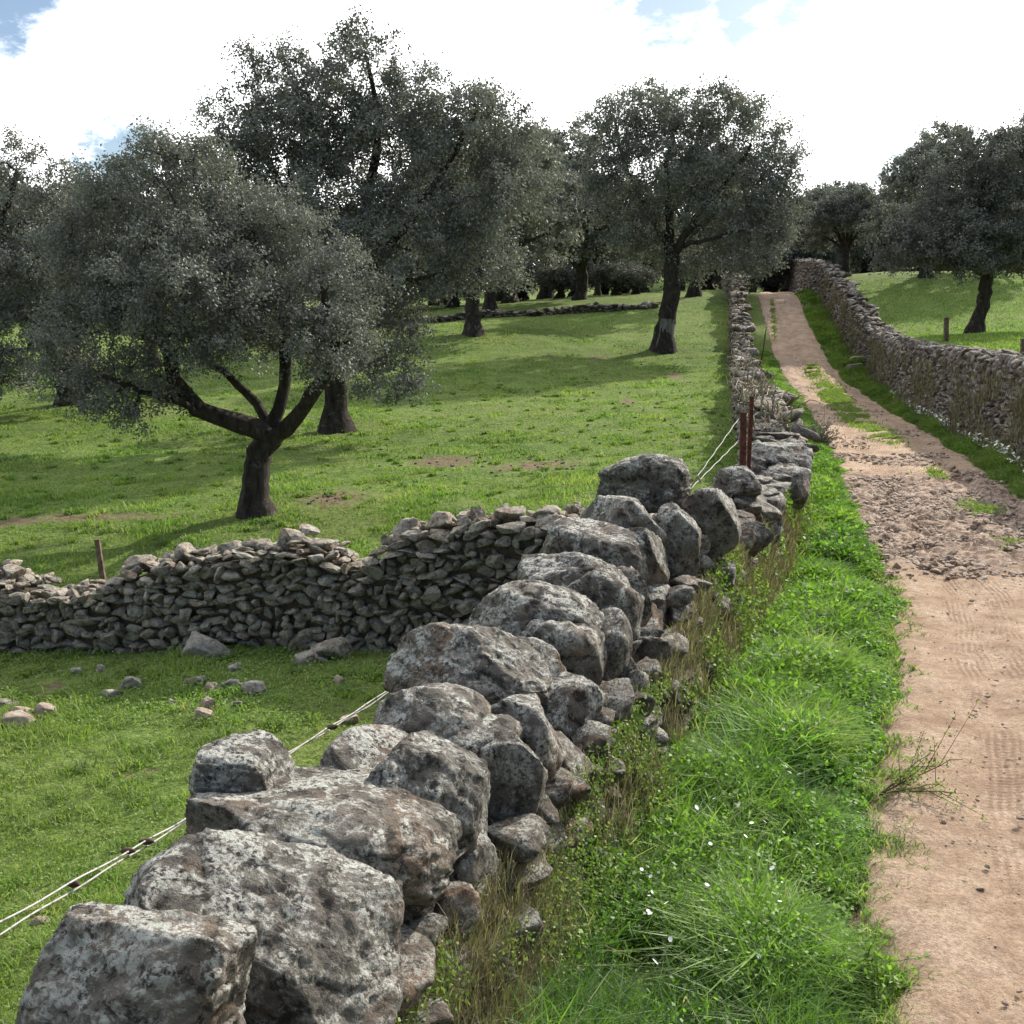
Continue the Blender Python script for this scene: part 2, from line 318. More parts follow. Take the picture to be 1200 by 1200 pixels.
def mat_bark(name, a, b):
    m, nt, N, L = newmat(name); t = N('ShaderNodeTexCoord'); mp = N('ShaderNodeMapping'); mp.inputs['Scale'].default_value = (1, 1, .3); L(t.outputs['Object'], mp.inputs[0])
    n = noise(N, L, mp.outputs[0], 9, 8, .7, .5); c = ramp(N, L, n, [(.35, a), (.65, b)])
    l = noise(N, L, t.outputs['Object'], 4, 6, .7); c = mixc(N, L, mapr(N, L, l, .58, .68, 0, .6), c, (.17, .17, .15))
    princ(N, L, c, .95, bump(N, L, n, 1, .08), .1); return m
BARK = mat_bark('oak_bark', (.022, .018, .015), (.075, .062, .052))
PALEBARK = mat_bark('pale_bark', (.10, .09, .08), (.25, .23, .21))
def mat_road():
    m, nt, N, L = newmat('sandy_dirt'); g = N('ShaderNodeNewGeometry'); P = g.outputs['Position']; uv = N('ShaderNodeUVMap'); s = N('ShaderNodeSeparateXYZ'); L(uv.outputs[0], s.inputs[0])
    at_ = N('ShaderNodeAttribute'); at_.attribute_name = 'rough'; ro = at_.outputs['Fac']
    a = noise(N, L, P, 1.6, 7, .65); c = ramp(N, L, a, [(.36, (.33, .22, .15)), (.5, (.47, .34, .24)), (.62, (.57, .43, .325))]); mo = noise(N, L, P, 5, 8, .75); c = mixc(N, L, mapr(N, L, mo, .44, .60, 0, .5), c, (.58, .46, .345)); mo2 = noise(N, L, P, 9, 8, .75, .4); c = mixc(N, L, mapr(N, L, mo2, .56, .40, 0, .45), c, (.24, .16, .11))
    f = noise(N, L, P, 45, 5, .75); c = mixc(N, L, mapr(N, L, f, .40, .54, .6, 0), c, (.20, .135, .092))
    sp = noise(N, L, P, 11, 6, .7); c = mixc(N, L, mapr(N, L, sp, .56, .70, 0, .5), c, (.14, .09, .06))
    # rough broken stretch
    r1 = noise(N, L, P, 7, 8, .75); rc = ramp(N, L, r1, [(.40, (.14, .095, .068)), (.49, (.31, .225, .172)), (.59, (.52, .41, .33))]); c = mixc(N, L, mapr(N, L, ro, .25, .75), c, rc)
    # tyre marks
    w = N('ShaderNodeTexWave'); w.wave_type = 'BANDS'; w.bands_direction = 'X'; w.inputs['Scale'].default_value = 6; w.inputs['Distortion'].default_value = 1.4; w.inputs['Detail'].default_value = 2; w.inputs['Detail Scale'].default_value = 2; L(uv.outputs[0], w.inputs[0])
    w2 = N('ShaderNodeTexWave'); w2.bands_direction = 'Y'; w2.inputs['Scale'].default_value = 8; w2.inputs['Distortion'].default_value = 1; L(uv.outputs[0], w2.inputs[0])
    wm = math_(N, L, 'MULTIPLY', math_(N, L, 'ADD', w.outputs['Fac'], math_(N, L, 'MULTIPLY', w2.outputs['Fac'], .5)), mapr(N, L, ro, .1, .5, 1, 0)); un = math_(N, L, 'ADD', s.outputs[0], math_(N, L, 'MULTIPLY', noise(N, L, P, .7, 2, .5), .5)); stp = None
    for cu in (.95, 1.35, 2.35):
        q = mapr(N, L, math_(N, L, 'ABSOLUTE', math_(N, L, 'SUBTRACT', un, cu), 0), .10, .16, 1, 0); stp = q if stp is None else math_(N, L, 'MAXIMUM', stp, q)
    wm = math_(N, L, 'MULTIPLY', wm, math_(N, L, 'MULTIPLY', math_(N, L, 'ADD', math_(N, L, 'MULTIPLY', stp, .85), .12), mapr(N, L, noise(N, L, P, 2.2, 4, .6), .38, .55)))
    c = mixc(N, L, math_(N, L, 'MULTIPLY', mapr(N, L, wm, .2, 1.2), .75), c, (.25, .165, .11))
    h = math_(N, L, 'ADD', math_(N, L, 'MULTIPLY', math_(N, L, 'ADD', f, noise(N, L, P, 130, 3, .8)), .55), math_(N, L, 'MULTIPLY', wm, .32)); h = math_(N, L, 'ADD', h, math_(N, L, 'MULTIPLY', r1, mapr(N, L, ro, 0, 1, .5, 2.4)))
    princ(N, L, c, .95, bump(N, L, h, .9, .045), .1); return m
ROAD = mat_road()
m, nt, N, L = newmat('rusty_iron'); g = N('ShaderNodeNewGeometry'); n = noise(N, L, g.outputs['Position'], 25, 6, .7)
princ(N, L, ramp(N, L, n, [(.35, (.04, .018, .014)), (.65, (.15, .055, .035))]), .85, bump(N, L, n, .6, .01)); RUST = m
m, nt, N, L = newmat('grey_wood'); t = N('ShaderNodeTexCoord'); n = noise(N, L, t.outputs['Object'], 12, 6, .7)
princ(N, L, ramp(N, L, n, [(.35, (.05, .035, .025)), (.65, (.20, .15, .11))]), .9, bump(N, L, n, .6, .02)); WOOD = m
m, nt, N, L = newmat('weathered_rope'); g = N('ShaderNodeNewGeometry'); n = noise(N, L, g.outputs['Position'], 30, 3, .6)
princ(N, L, ramp(N, L, n, [(.34, (.16, .15, .14)), (.46, (.45, .43, .40))]), .8); ROPE = m
m, nt, N, L = newmat('twig'); princ(N, L, (.09, .065, .045), .9); TWIG = m

# ------------------------------------------------------------------ ground sheet
def axis(segs):
    out = [segs[0][0]]
    for a, b, da, db in segs:
        x = a
        while x < b-1e-6: x += da+(db-da)*(x-a)/(b-a); out.append(min(x, b))
    return np.array(out)
def grid(xs, ys): 
    X, Y = np.meshgrid(xs, ys); n, m = len(xs), len(ys); i = (np.arange(m-1)[:, None]*n+np.arange(n-1)[None]).ravel()
    return X.ravel(), Y.ravel(), np.stack([i, i+1, i+n+1, i+n], -1)
def earth_mask(x, y):
    e = np.zeros_like(x)
    for (px, py, rx, ry) in [(395, 582, 45, 8), (625, 547, 70, 10), (520, 541, 50, 10), (10, 612, 60, 9), (110, 606, 120, 6), (370, 900, 14, 6), (300, 915, 16, 6), (165, 905, 22, 6), (790, 440, 12, 5), (735, 470, 10, 4), (60, 808, 14, 6), (700, 420, 12, 3)]:
        c = hit(px, py); l = hit(px+rx, py); u = hit(px, py-ry); a = abs(l[0]-c[0])+.02; b = abs(u[1]-c[1])+.02
        e = np.maximum(e, np.exp(-(((x-c[0])/a)**2+((y-c[1])/b)**2)*.9)*.85)
    return e
def lane_bare(x, y): 
    return sstep(-.22, .0, x-roadL(y))*(1-sstep(.0, .22, x-roadR(y)))
xs = axis([(-1800, -60, 200, 4), (-60, -14, 4, .3), (-14, 24, .13, .16), (24, 60, .3, 4), (60, 1800, 4, 200)])
ys = axis([(-300, -8, 60, 1), (-8, 2, 1, .15), (2, 22, .12, .16), (22, 70, .18, .45), (70, 160, .5, 4), (160, 2500, 5, 200)])
X, Y, Fq = grid(xs, ys); Z = H(X, Y)
nearm = (Y < 75)
Z -= .07*lane_bare(X-.10, Y)*lane_bare(X+.10, Y); Z += np.where(nearm, .05*(n2(X, Y, 6., 2, 9.)-.5)*(1-lane_bare(X, Y)), 0)
gm = mesh_np('ground', np.stack([X, Y, Z], -1), Fq, TURF, True, {'earth': np.maximum(earth_mask(X, Y), lane_bare(X, Y))})
tag(obj('ground', gm), kind='structure')

# ------------------------------------------------------------------ dirt road
rv = axis([(-10, 2, 1, .06), (2, 14, .045, .05), (14, 40, .06, .12), (40, 85, .15, .4)]); ru = np.linspace(-.14, 1.14, 110)
Yg, Ug = np.meshgrid(rv, ru, indexing='ij'); lx, rx_ = roadL(Yg), roadR(Yg); Wd = rx_-lx; Xg = lx+Ug*Wd
out = np.maximum(np.maximum(-Ug, Ug-1)*Wd, 0); inn = np.minimum(np.minimum(Ug, 1-Ug)*Wd, .5)
ed = sstep(-.22, .16, inn-out+.40*(n2(Xg, Yg, 3.5, 5, 5.)-.5))
rough_ = sstep(.36, .68, n2(Xg, Yg, .9, 4, 3.)*.5+.55*np.exp(-((Yg-15.5)/5.2)**2)*sstep(10.3, 13.4, Yg+(n2(Xg, Yg, 1.5, 3, 6.)-.5)*2.5)+.18*sstep(20, 30, Yg)-.8*(1-sstep(10.0, 12.8, Yg+2.6*sstep(.45, .9, Ug))))
rut = -.05*(np.exp(-((Ug*Wd-.75)/.28)**2)+np.exp(-((Ug*Wd-2.15)/.28)**2))
Zg = H(Xg, Yg)+.035+rut*.8-.10*(1-ed)+rough_*.13*(n2(Xg, Yg, 5.5, 5, 1.)-.5)*2*ed+.022*(n2(Xg, Yg, 2.2, 4, 2.)-.5)*2*ed+.010*(n2(Xg, Yg, 9., 5, 7.)-.5)*2*ed+.006*np.sin(Yg*52+3*n2(Xg, Yg, 1.2, 2, 4.))*ed*np.exp(-(((Ug*Wd-.95)/.24)**2))*(1-rough_)
n = len(ru); i = (np.arange(len(rv)-1)[:, None]*n+np.arange(n-1)[None]).ravel(); Fq = np.stack([i, i+1, i+n+1, i+n], -1)
rm = mesh_np('dirt_road', np.stack([Xg.ravel(), Yg.ravel(), Zg.ravel()], -1), Fq, ROAD, True, {'rough': rough_.ravel()}, np.stack([(Ug*Wd).ravel(), Yg.ravel()], -1))
tag(obj('dirt_road', rm), kind='structure')

# ------------------------------------------------------------------ dry stone walls
PROTO = {}
def protos(sub, n=22, block=.72, rough=.12):
    k = (sub, n, block)
    if k not in PROTO: PROTO[k] = [rock(100+j*7+sub, sub, 16, .22, block, .04, .5) for j in range(n)]
    return PROTO[k]
def wall_stones(path, topz, basez, half, sw, sh, sub, lean=.1, cope=True, seed=1, faces=(-1, 1), depth=.16, mat=STONE, cw=1.0, cope_r=.8, inset=.1):
    """path: (n,2) dense polyline; returns stonework mesh verts. faces -1 = left of travel, +1 = right"""
    r = np.random.default_rng(seed); path = np.asarray(path, float); ds = np.r_[0, np.cumsum(np.linalg.norm(np.diff(path, axis=0), axis=1))]; Ln = ds[-1]
    P = lambda s: np.array([np.interp(s, ds, path[:, 0]), np.interp(s, ds, path[:, 1])])
    T = lambda s: (lambda d: d/np.linalg.norm(d))(P(min(s+.3, Ln))-P(max(s-.3, 0)))
    so = Soup(); pr = protos(sub)
    def place(c, ax, w, d, h, jit):
        V, Fa = pr[r.integers(len(pr))]; s = np.array([w/2, d/2, h/2]); sg = r.choice([-1, 1], 3); fl = sg.prod() < 0
        V = V[:, r.permutation([0, 1, 2])] if r.random() < .5 else V
        A = rotm(r.normal()*jit, r.normal()*jit, math.atan2(ax[1], ax[0])+r.normal()*jit*.5)
        so.add((V*sg*s)@A.T+c, Fa, r.random())
    for sd in faces:
        lev = 0.0; k = 0
        while lev < 3.2:
            h0 = r.uniform(*sh)*(1-.08*min(k, 3)); s = -r.uniform(0, sw[1]); any_ = False
            while s < Ln:
                w = r.uniform(*sw)*(1.35 if r.random() < .1 else 1); sm = s+w/2
                if 0 <= sm <= Ln:
                    p = P(sm); t = T(sm); nrm = np.array([t[1], -t[0]])*sd
                    bz = basez(p[0]+nrm[0]*half, p[1]+nrm[1]*half)-.08; tz = topz(sm, p); hh = h0*r.uniform(.8, 1.25); zc = bz+lev+h0/2+r.normal()*.02+.10*float(n2(np.array([sm]), np.array([lev*1.5]), .9, 2, seed)[0]-.5)*min(1, lev*3); hh *= 1.45 if r.random() < .08 else 1
                    if zc+hh*.3 < tz:
                        any_ = True; off = half-lean*max(0, zc-bz)+r.normal()*.022
                        c = np.array([p[0]+nrm[0]*(off-depth*.4), p[1]+nrm[1]*(off-depth*.4), zc])
                        if r.random() < .22 and hh > .14:   # two small stones instead of one
                            place(c+np.array([0, 0, hh*.25]), t, w*1.05, depth*r.uniform(1.3, 2), hh*.55, .12); place(c-np.array([0, 0, hh*.25]), t, w*1.05, depth*r.uniform(1.3, 2), hh*.55, .12)
                        else: place(c, t, w*1.24, depth*r.uniform(1.3, 2.0), hh*1.28, .22)
                s += w
            lev += h0*.93; k += 1
            if not any_ and k > 2: break
    if cope:
        s = 0
        while s < Ln:
            w = r.uniform(sw[0]*1.1, sw[1]*1.25)*cw; p = P(s); t = T(s); tz = topz(s, p); nrm = np.array([t[1], -t[0]])
            q = -half*.75+r.uniform(0, .1)
            while q < half*cope_r:
                ww = r.uniform(sw[0], sw[1])*1.2*cw; hh = r.uniform(*sh)*r.uniform(.8, 1.6)*cw; c = np.array([p[0]+nrm[0]*(q+ww*.3), p[1]+nrm[1]*(q+ww*.3), tz-hh*.3+r.normal()*.03])
                place(c, t, w*1.1, ww*1.1, hh, .25); q += ww*.85
            s += w*.85
    # fill behind the faces
    ss = np.linspace(0, Ln, max(3, int(Ln/.3))); C = []
    for s_ in ss:
        p = P(s_); t = T(s_); nrm = np.array([t[1], -t[0]]); tz = topz(s_, p)-.09
        for q, z in ((-half+inset, None), (-half+inset+lean*1.0, tz), (half-inset-lean*1.0, tz), (half-inset, None)):
            x, y = p+nrm*q; C.append([x, y, (basez(x, y)-.25) if z is None else z])
    C = np.array(C); i = np.arange(len(ss)-1)[:, None]*4; j = np.arange(3)[None]; Fc = np.stack([i+j, i+j+1, i+4+j+1, i+4+j], -1).reshape(-1, 4)
    e = len(C)-4; Fc = np.concatenate([Fc, [[0, 3, 2, 1], [e, e+1, e+2, e+3]]])
    return so, C, Fc
def build_wall(parts, name, label, cat='wall', origin=None, **kw):
    root = empty(name, origin); tag(root, label, cat)
    for (so, C, Fc, mat) in parts:
        obj('stonework', so.mesh('stonework', mat, mat is not STONE2, origin), root)
        obj('rubble_core', mesh_np('rubble_core', C-np.array(origin), Fc, CORE, False), root)
    return root
def line(f, a, b, st=.2): y = np.arange(a, b, st); return np.stack([f(y), y], -1)

# --- near boulder wall
topL = polyf([(-5, -1.8), (2, -1.80), (6, -1.80), (7, -1.66), (8, -1.42), (9.2, -1.62), (11, -1.62), (14, -1.56), (16, -1.50), (18, -1.45)])
pn = line(lambda y: wallL(y), .6, 9.2); mid = line(lambda y: wallL(y), 9.2, 17.6)
a = wall_stones(pn, lambda s, p: topL(p[1]), Hs, .50, (.13, .34), (.10, .23), 4, .17, True, 3, cope_r=.25)
b = wall_stones(mid, lambda s, p: topL(p[1]), Hs, .48, (.15, .42), (.12, .26), 4, .12, True, 4, cw=1.1, cope_r=.6)
near_wall = build_wall([(*a, STONE), (*b, STONE)], 'boulder_wall', 'dry stone wall capped with huge lichen-covered boulders, running from the near corner up beside the green verge', origin=(.0, 4.5, -2.6))
O = np.array(near_wall.location)
BL = [  # px, py, Y, w_px, h_px, depth(m), tilt, seed, block, sub
 (150, 1200, 2.30, 296, 275, .55, .02, 71, .75, 6), (315, 1125, 2.78, 345, 265, .62, .12, 22, .45, 6),
 (350, 985, 3.35, 375, 165, .70, .16, 23, .5, 6), (275, 925, 3.42, 130, 130, .45, -.1, 24, .3, 6), (490, 945, 3.62, 165, 190, .62, .10, 25, .55, 6),
 (500, 850, 4.25, 145, 95, .5, .15, 26, .4, 5), (590, 905, 4.10, 105, 105, .45, .05, 27, .7, 5), (600, 862, 4.50, 130, 115, .5, .1, 28, .4, 5),
 (548, 795, 4.95, 195, 125, .62, .12, 29, .25, 6), (655, 850, 5.0, 90, 125, .45, .25, 30, .5, 5), (520, 772, 5.30, 120, 80, .5, 0, 44, .2, 5),
 (625, 745, 5.70, 165, 130, .62, .10, 31, .15, 6), (700, 765, 5.75, 80, 110, .45, .1, 32, .4, 5),
 (660, 705, 6.35, 165, 125, .62, .08, 33, .2, 6), (735, 715, 6.5, 70, 110, .4, .05, 34, .5, 5),
 (690, 658, 7.0, 150, 95, .6, .10, 35, .2, 5), (725, 617, 7.6, 130, 95, .6, .1, 36, .2, 5), (790, 640, 7.5, 62, 130, .4, .02, 37, .55, 5),
 (743, 563, 8.3, 134, 72, .7, .03, 38, .55, 6), (832, 610, 8.05, 74, 86, .5, .02, 39, .75, 5), (833, 672, 8.0, 58, 48, .45, 0, 40, .8, 4), (828, 725, 7.75, 56, 66, .42, 0, 41, .7, 4),
 (800, 770, 7.3, 60, 80, .4, .05, 42, .6, 4), (770, 800, 6.9, 60, 70, .4, .05, 43, .6, 4), (720, 840, 6.0, 60, 75, .4, .1, 45, .6, 4),
 (865, 568, 10.8, 58, 46, .6, 0, 46, .15, 5), (908, 540, 14.2, 88, 50, .8, .05, 47, .5, 5), (925, 572, 13.0, 62, 58, .6, .05, 48, .4, 4), (890, 590, 11.5, 60, 50, .6, 0, 49, .4, 4), (893, 620, 10.9, 50, 50, .5, 0, 50, .5, 4),
 (430, 1080, 3.02, 60, 130, .35, .5, 51, .6, 5), (545, 1010, 3.62, 70, 90, .35, .2, 52, .3, 5), (505, 1085, 3.42, 50, 60, .3, .1, 53, .3, 5), (495, 1135, 3.35, 55, 70, .3, .1, 54, .3, 5), (610, 960, 4.4, 70, 80, .35, .1, 55, .5, 5),
 (700, 905, 5.4, 60, 70, .35, .1, 58, .5, 4),
 (600, 805, 5.15, 130, 125, .5, .1, 81, .3, 5), (655, 780, 5.5, 110, 125, .45, .15, 82, .4, 5), (700, 715, 6.2, 110, 110, .5, .1, 83, .3, 5), (745, 665, 7.1, 80, 110, .45, .1, 84, .4, 5), (555, 885, 4.2, 120, 110, .5, .1, 85, .4, 5), (430, 905, 3.75, 110, 100, .45, .1, 86, .4, 5), (760, 720, 7.0, 60, 90, .4, .05, 87, .5, 4),
 (825, 835, 6.9, 60, 30, .3, -.3, 59, .6, 4)]
for (px, py, Yb, w, h, dp, ti, sd, bl, sub) in BL:
    c = at(px, py, Yb); dep = Yb*CP-c[2]*SP; sc = dep/F
    V, Fa = rock(sd*13, sub, 8, .13, bl, .030 if sub > 4 else .04)
    V = V/np.abs(V).max(0); S = np.array([w/2*sc, dp/2, h/2*sc/1.0])
    yaw = -.33; V = (V*S)@rotm(0, ti, 0).T@rotm(0, 0, yaw*.7 if w < 200 else yaw*.4).T
    o = obj('boulder', mesh_np('boulder', V, Fa, ROCK, True, {'rnd': np.full(len(V), (sd*.377) % 1)}), near_wall, Vector(c)-near_wall.location)

# --- far part of the lane's left wall
topLf = lambda s, p: float(roadz(p[1]))+1.18+.12*math.sin(p[1]*1.7)+.10*math.sin(p[1]*.63+1)
c_ = wall_stones(line(wallL, 17.6, 78, .4), topLf, lambda x, y: float(roadz(y))-.15, .42, (.25, .6), (.16, .30), 2, .08, True, 5)
lw = build_wall([(*c_, STONE3)], 'stone_wall', 'narrow grey dry stone wall climbing the hill along the left edge of the dirt road', origin=(wallL(30.), 30, -2.3))
# --- right wall
tR = [(900, 300), (950, 306), (968, 312), (1000, 350), (1026, 384), (1050, 396), (1100, 407), (1150, 412), (1200, 420), (1500, 440)]
def topR(s, p):
    x, y = p; u, _ = proj(x, y, 0.); v = np.interp(u, [t[0] for t in tR], [t[1] for t in tR]); z = at(u, v, y)[2]
    if y < 21: z = float(H(np.array([x+1.]), np.array([y]))[0])+.75
    return max(z, float(roadz(y))+1.0)+.05*math.sin(y*2.3)-.02
d_ = wall_stones(line(wallR, 8, 46), topR, lambda x, y: float(roadz(y))-.1 if x < wallR(y) else Hs(x, y), .45, (.13, .42), (.12, .26), 3, .08, True, 6)
e_ = wall_stones(line(wallR, 46, 80, .4), topR, lambda x, y: float(roadz(y))-.1 if x < wallR(y) else Hs(x, y), .45, (.25, .6), (.16, .30), 2, .08, True, 7)
build_wall([(*d_, STONE3), (*e_, STONE3)], 'stone_wall', 'brown-grey dry stone wall along the right side of the dirt road below the right-hand meadow', origin=(wallR(30.), 30, -2.3))
# --- cross wall in the left field
xp = np.linspace(2.0, -13, 90); cy = np.interp(xp, [-13, -5.5, -1.24, 2.0], [12.6, 11.35, 10.45, 9.75]); cpath = np.stack([xp, cy], -1)
tC = [(-300, 655), (0, 660), (20, 668), (60, 682), (120, 682), (140, 668), (160, 655), (200, 645), (240, 640), (300, 632), (350, 622), (385, 632), (420, 650), (440, 648), (455, 622), (500, 608), (560, 598), (640, 598), (670, 590), (720, 590)]
def topC(s, p):
    u, _ = proj(p[0], p[1], -2.2); v = np.interp(u, [t[0] for t in tC], [t[1] for t in tC]); return at(u, v+9, p[1])[2]
f_ = wall_stones(cpath, topC, Hs, .33, (.06, .22), (.05, .14), 3, .04, True, 8, depth=.10, inset=.055, cw=.9)
cw_ = build_wall([(*f_, STONE2)], 'stone_wall', 'rough dry stone wall with an uneven crest crossing the left meadow in front of the oaks', origin=(-3, 11, -3.2))
for (px, py, Yc, w, h, sd) in [(557, 583, 10.3, 24, 26, 1), (475, 612, 10.4, 36, 30, 2), (515, 606, 10.35, 34, 24, 3), (353, 628, 10.9, 40, 22, 4), (390, 634, 10.8, 34, 20, 5), (180, 648, 11.1, 40, 20, 6), (215, 645, 11., 26, 26, 7), (12, 655, 11.4, 30, 20, 8), (270, 640, 10.9, 34, 20, 9), (150, 660, 11.1, 26, 18, 10), (600, 600, 10.2, 40, 26, 11), (640, 594, 10.1, 40, 26, 12)]:
    c = at(px, py, Yc); sc = Yc/F; kk = int(np.argmin(np.hypot(cpath[:, 0]-c[0], cpath[:, 1]-c[1]))); c[:2] = cpath[kk]; c[2] = topC(0, cpath[kk])+h*sc*.12; V, Fa = rock(400+sd, 4, 12, .2, .4, .04, .5); V = V/np.abs(V).max(0)*np.array([w/2*sc, .16, h/2*sc])
    obj('cap_stone', mesh_np('cap_stone', V, Fa, STONE2, True, {'rnd': np.full(len(V), (sd*.377) % 1)}), cw_, Vector(c)-cw_.location)
# --- low wall at the back of the left field
pA, pB = hit(440, 385), hit(770, 360); bp = np.stack([np.linspace(pA[0], pB[0], 60), np.linspace(pA[1], pB[1], 60)], -1)
bp = np.concatenate([[[bp[0, 0]-9, bp[0, 1]-1]], bp])
g_ = wall_stones(bp, lambda s, p: Hs(*p)+.30+.08*math.sin(s), Hs, .3, (.25, .5), (.12, .2), 2, .05, True, 9)
build_wall([(*g_, STONE3)], 'stone_wall', 'low dark stone wall at the far edge of the left meadow, under the distant oaks', origin=(float(bp[30, 0]), float(bp[30, 1]), Hs(*bp[30])))

# ------------------------------------------------------------------ grass and plants
def onfieldL(x, y): 
    cyy = np.interp(x, [-13, -5.5, -1.24, 2.0], [12.6, 11.35, 10.45, 9.75]); return (x < wallL(y)-.5) & (np.abs(y-cyy) > .36)
def blades(P, h, w, lean, rnd, r, curl=.5):
    n = len(P); th = r.uniform(0, 2*np.pi, n); ld = r.uniform(0, 2*np.pi, n); wd = np.stack([np.cos(th), np.sin(th), np.zeros(n)], -1)*(w/2)[:, None]
    l = np.stack([np.cos(ld), np.sin(ld), np.zeros(n)], -1)*(lean*h)[:, None]; up = np.array([0, 0, 1.])
    b0 = P-wd; b1 = P+wd; m = P+l*.35+up*(h*.55)[:, None]; m0 = m-wd*.8; m1 = m+wd*.8; t = P+l*(1+curl*.3)+up*(h*(1-.35*lean))[:, None]
    V = np.stack([b0, b1, m0, m1, t], 1).reshape(-1, 3); i = np.arange(n)*5
    return V, np.stack([i, i+1, i+3, i+2], -1), np.stack([i+2, i+3, i+4], -1), np.repeat(rnd, 5)
def leaves(P, ln, wd, r, rnd, nrm=None, flat=.5):
    """one small pointed leaf face per point"""
    n = len(P); a = r.normal(size=(n, 3)); a /= np.linalg.norm(a, axis=1)[:, None]; 
    up = r.normal(size=(n, 3))+ (np.array([0, 0, 1.])*flat*3 if nrm is None else nrm*flat*3)
    b = np.cross(a, up); b /= np.linalg.norm(b, axis=1)[:, None]+1e-9; c = np.cross(b, up); c /= np.linalg.norm(c, axis=1)[:, None]+1e-9
    L_ = (ln*r.uniform(.6, 1.3, n))[:, None]; W_ = (wd*r.uniform(.6, 1.3, n))[:, None]
    V = np.stack([P-c*L_*.5, P+b*W_*.5-c*L_*.05, P+c*L_*.5, P-b*W_*.5-c*L_*.05], 1).reshape(-1, 3); i = np.arange(n)*4
    return V, np.stack([i, i+1, i+2, i+3], -1), np.repeat(rnd, 4)
def frust(N_, a, b, r, xr=(-.62, .62)):
    y = np.exp(r.uniform(math.log(a), math.log(b), N_)); return y*r.uniform(xr[0], xr[1], N_), y
r = np.random.default_rng(31)
# meadow grass (left field)
x, y = frust(420000, 3.4, 60, r, (-.62, .3)); ok = onfieldL(x, y); x, y = x[ok], y[ok]
e = earth_mask(x, y); cl = n2(x, y, 1.3, 3, 12.); ok = (e+r.normal(size=len(x))*.1 < .4) & (r.random(len(x)) < .30+2.2*(cl-.35)); x, y, cl = x[ok], y[ok], cl[ok]
z = H(x, y)-.01; h = (.028+.05*r.random(len(x))**2+.28*np.maximum(cl-.5, 0))*np.where(y > 20, .9, 1); h = np.where(r.random(len(x)) < .006, h*2.6, h)
w = np.clip(.0011*y, .004, .04)*r.uniform(.7, 1.3, len(x)); rn = np.clip(.48+1.7*(n2(x, y, .8, 4, 5.)-.5)+r.normal(size=len(x))*.2, 0, .999)
V, F4, F3, A = blades(np.stack([x, y, z], -1), h, w, r.uniform(.2, .9, len(x)), rn, r)
tag(obj('meadow_grass', mesh_np('meadow_grass', V, [F4, F3], GRASSF, True, {'rnd': A})), 'short green meadow turf of the left field', 'grass', kind='stuff')
# clover-like broad leaves in the near left meadow
x, y = frust(150000, 3.4, 14, r, (-.62, .3)); ok = onfieldL(x, y); x, y = x[ok], y[ok]; cl = n2(x, y, 1.6, 3, 22.); ok = (r.random(len(x)) < (cl-.3)*2) & (earth_mask(x, y) < .3); x, y = x[ok], y[ok]
V, F4, A = leaves(np.stack([x, y, H(x, y)+r.uniform(.01, .06, len(x))], -1), np.full(len(x), .018)*np.clip(y/6, .8, 1.6), np.full(len(x), .014)*np.clip(y/6, .8, 1.6), r, np.clip(r.normal(.5, .25, len(x)), 0, .999), None, .6)
tag(obj('clover', mesh_np('clover', V, F4, GRASSF, True, {'rnd': A})), 'low clover spreading through the near left meadow', 'clover', kind='stuff')
# right meadow
x, y = frust(90000, 20, 62, r, (.2, .62)); ok = x > wallR(y)+.55; x, y = x[ok], y[ok]
V, F4, F3, A = blades(np.stack([x, y, H(x, y)-.01], -1), .06+.06*r.random(len(x)), np.full(len(x), .035), r.uniform(.2, .9, len(x)), np.clip(r.normal(.5, .25, len(x)), 0, .999), r)
tag(obj('meadow_grass', mesh_np('meadow_grass', V, [F4, F3], GRASSF, True, {'rnd': A})), 'grass of the sunlit meadow above the right-hand wall', 'grass', kind='stuff')
# left verge
def verge(N_, a, b, hs, seed, dens=None):
    r = np.random.default_rng(seed); y = np.exp(r.uniform(math.log(a), math.log(b), N_)); x0 = wallL(y)+.44; x1 = roadL(y)+.0+.20*(n2(y, y*0, 2.6, 3, 31.)-.5)*2+.08*sstep(8, 14, y); u = r.random(N_); x = x0+u*(x1-x0)
    c = n2(x, y, 1.8, 3, 7.); k = r.random(N_) < .38+2.2*(c-.35); x, y, u, c = x[k], y[k], u[k], c[k]
    h = hs*(.35+.9*r.random(len(x)))*(.6+.9*c)*(1-.80*sstep(.62, 1., u))*np.clip(1.15-y/60, .5, 1)
    return x, y, u, c, h, r
x, y, u, c, h, r = verge(190000, 2.8, 50, .27, 5)
w = np.clip(.0019*y, .0055, .034)*(.5+1.6*r.random(len(x))**2); rn = np.clip(.45+1.9*(n2(x, y, 2.0, 3, 3.)-.5)+r.normal(size=len(x))*.22, 0, .98); dry = r.random(len(x)) < .006+.14*(u < .14); rn[dry] = 1
V, F4, F3, A = blades(np.stack([x, y, H(x, y)-.02], -1), h, w, r.uniform(.25, 1.1, len(x)), rn, r)
tag(obj('verge_grass', mesh_np('verge_grass', V, [F4, F3], GRASSV, True, {'rnd': A})), 'lush bright green grass filling the verge between boulder wall and dirt road', 'grass', kind='stuff')
x, y, u, c, h, r = verge(240000, 2.8, 22, .27, 6); k = n2(x, y, 1.5, 3, 40.) > .44; x, y, h = x[k], y[k], h[k]
V, F4, A = leaves(np.stack([x, y, H(x, y)+h*r.uniform(.1, .75, len(x))], -1), np.clip(.006*y, .022, .07), np.clip(.004*y, .013, .05), r, np.clip(r.normal(.45, .25, len(x)), 0, .97), None, .45)
tag(obj('verge_weeds', mesh_np('verge_weeds', V, F4, GRASSV, True, {'rnd': A})), 'broad-leaved weeds growing through the bright verge grass', 'weeds', kind='stuff')
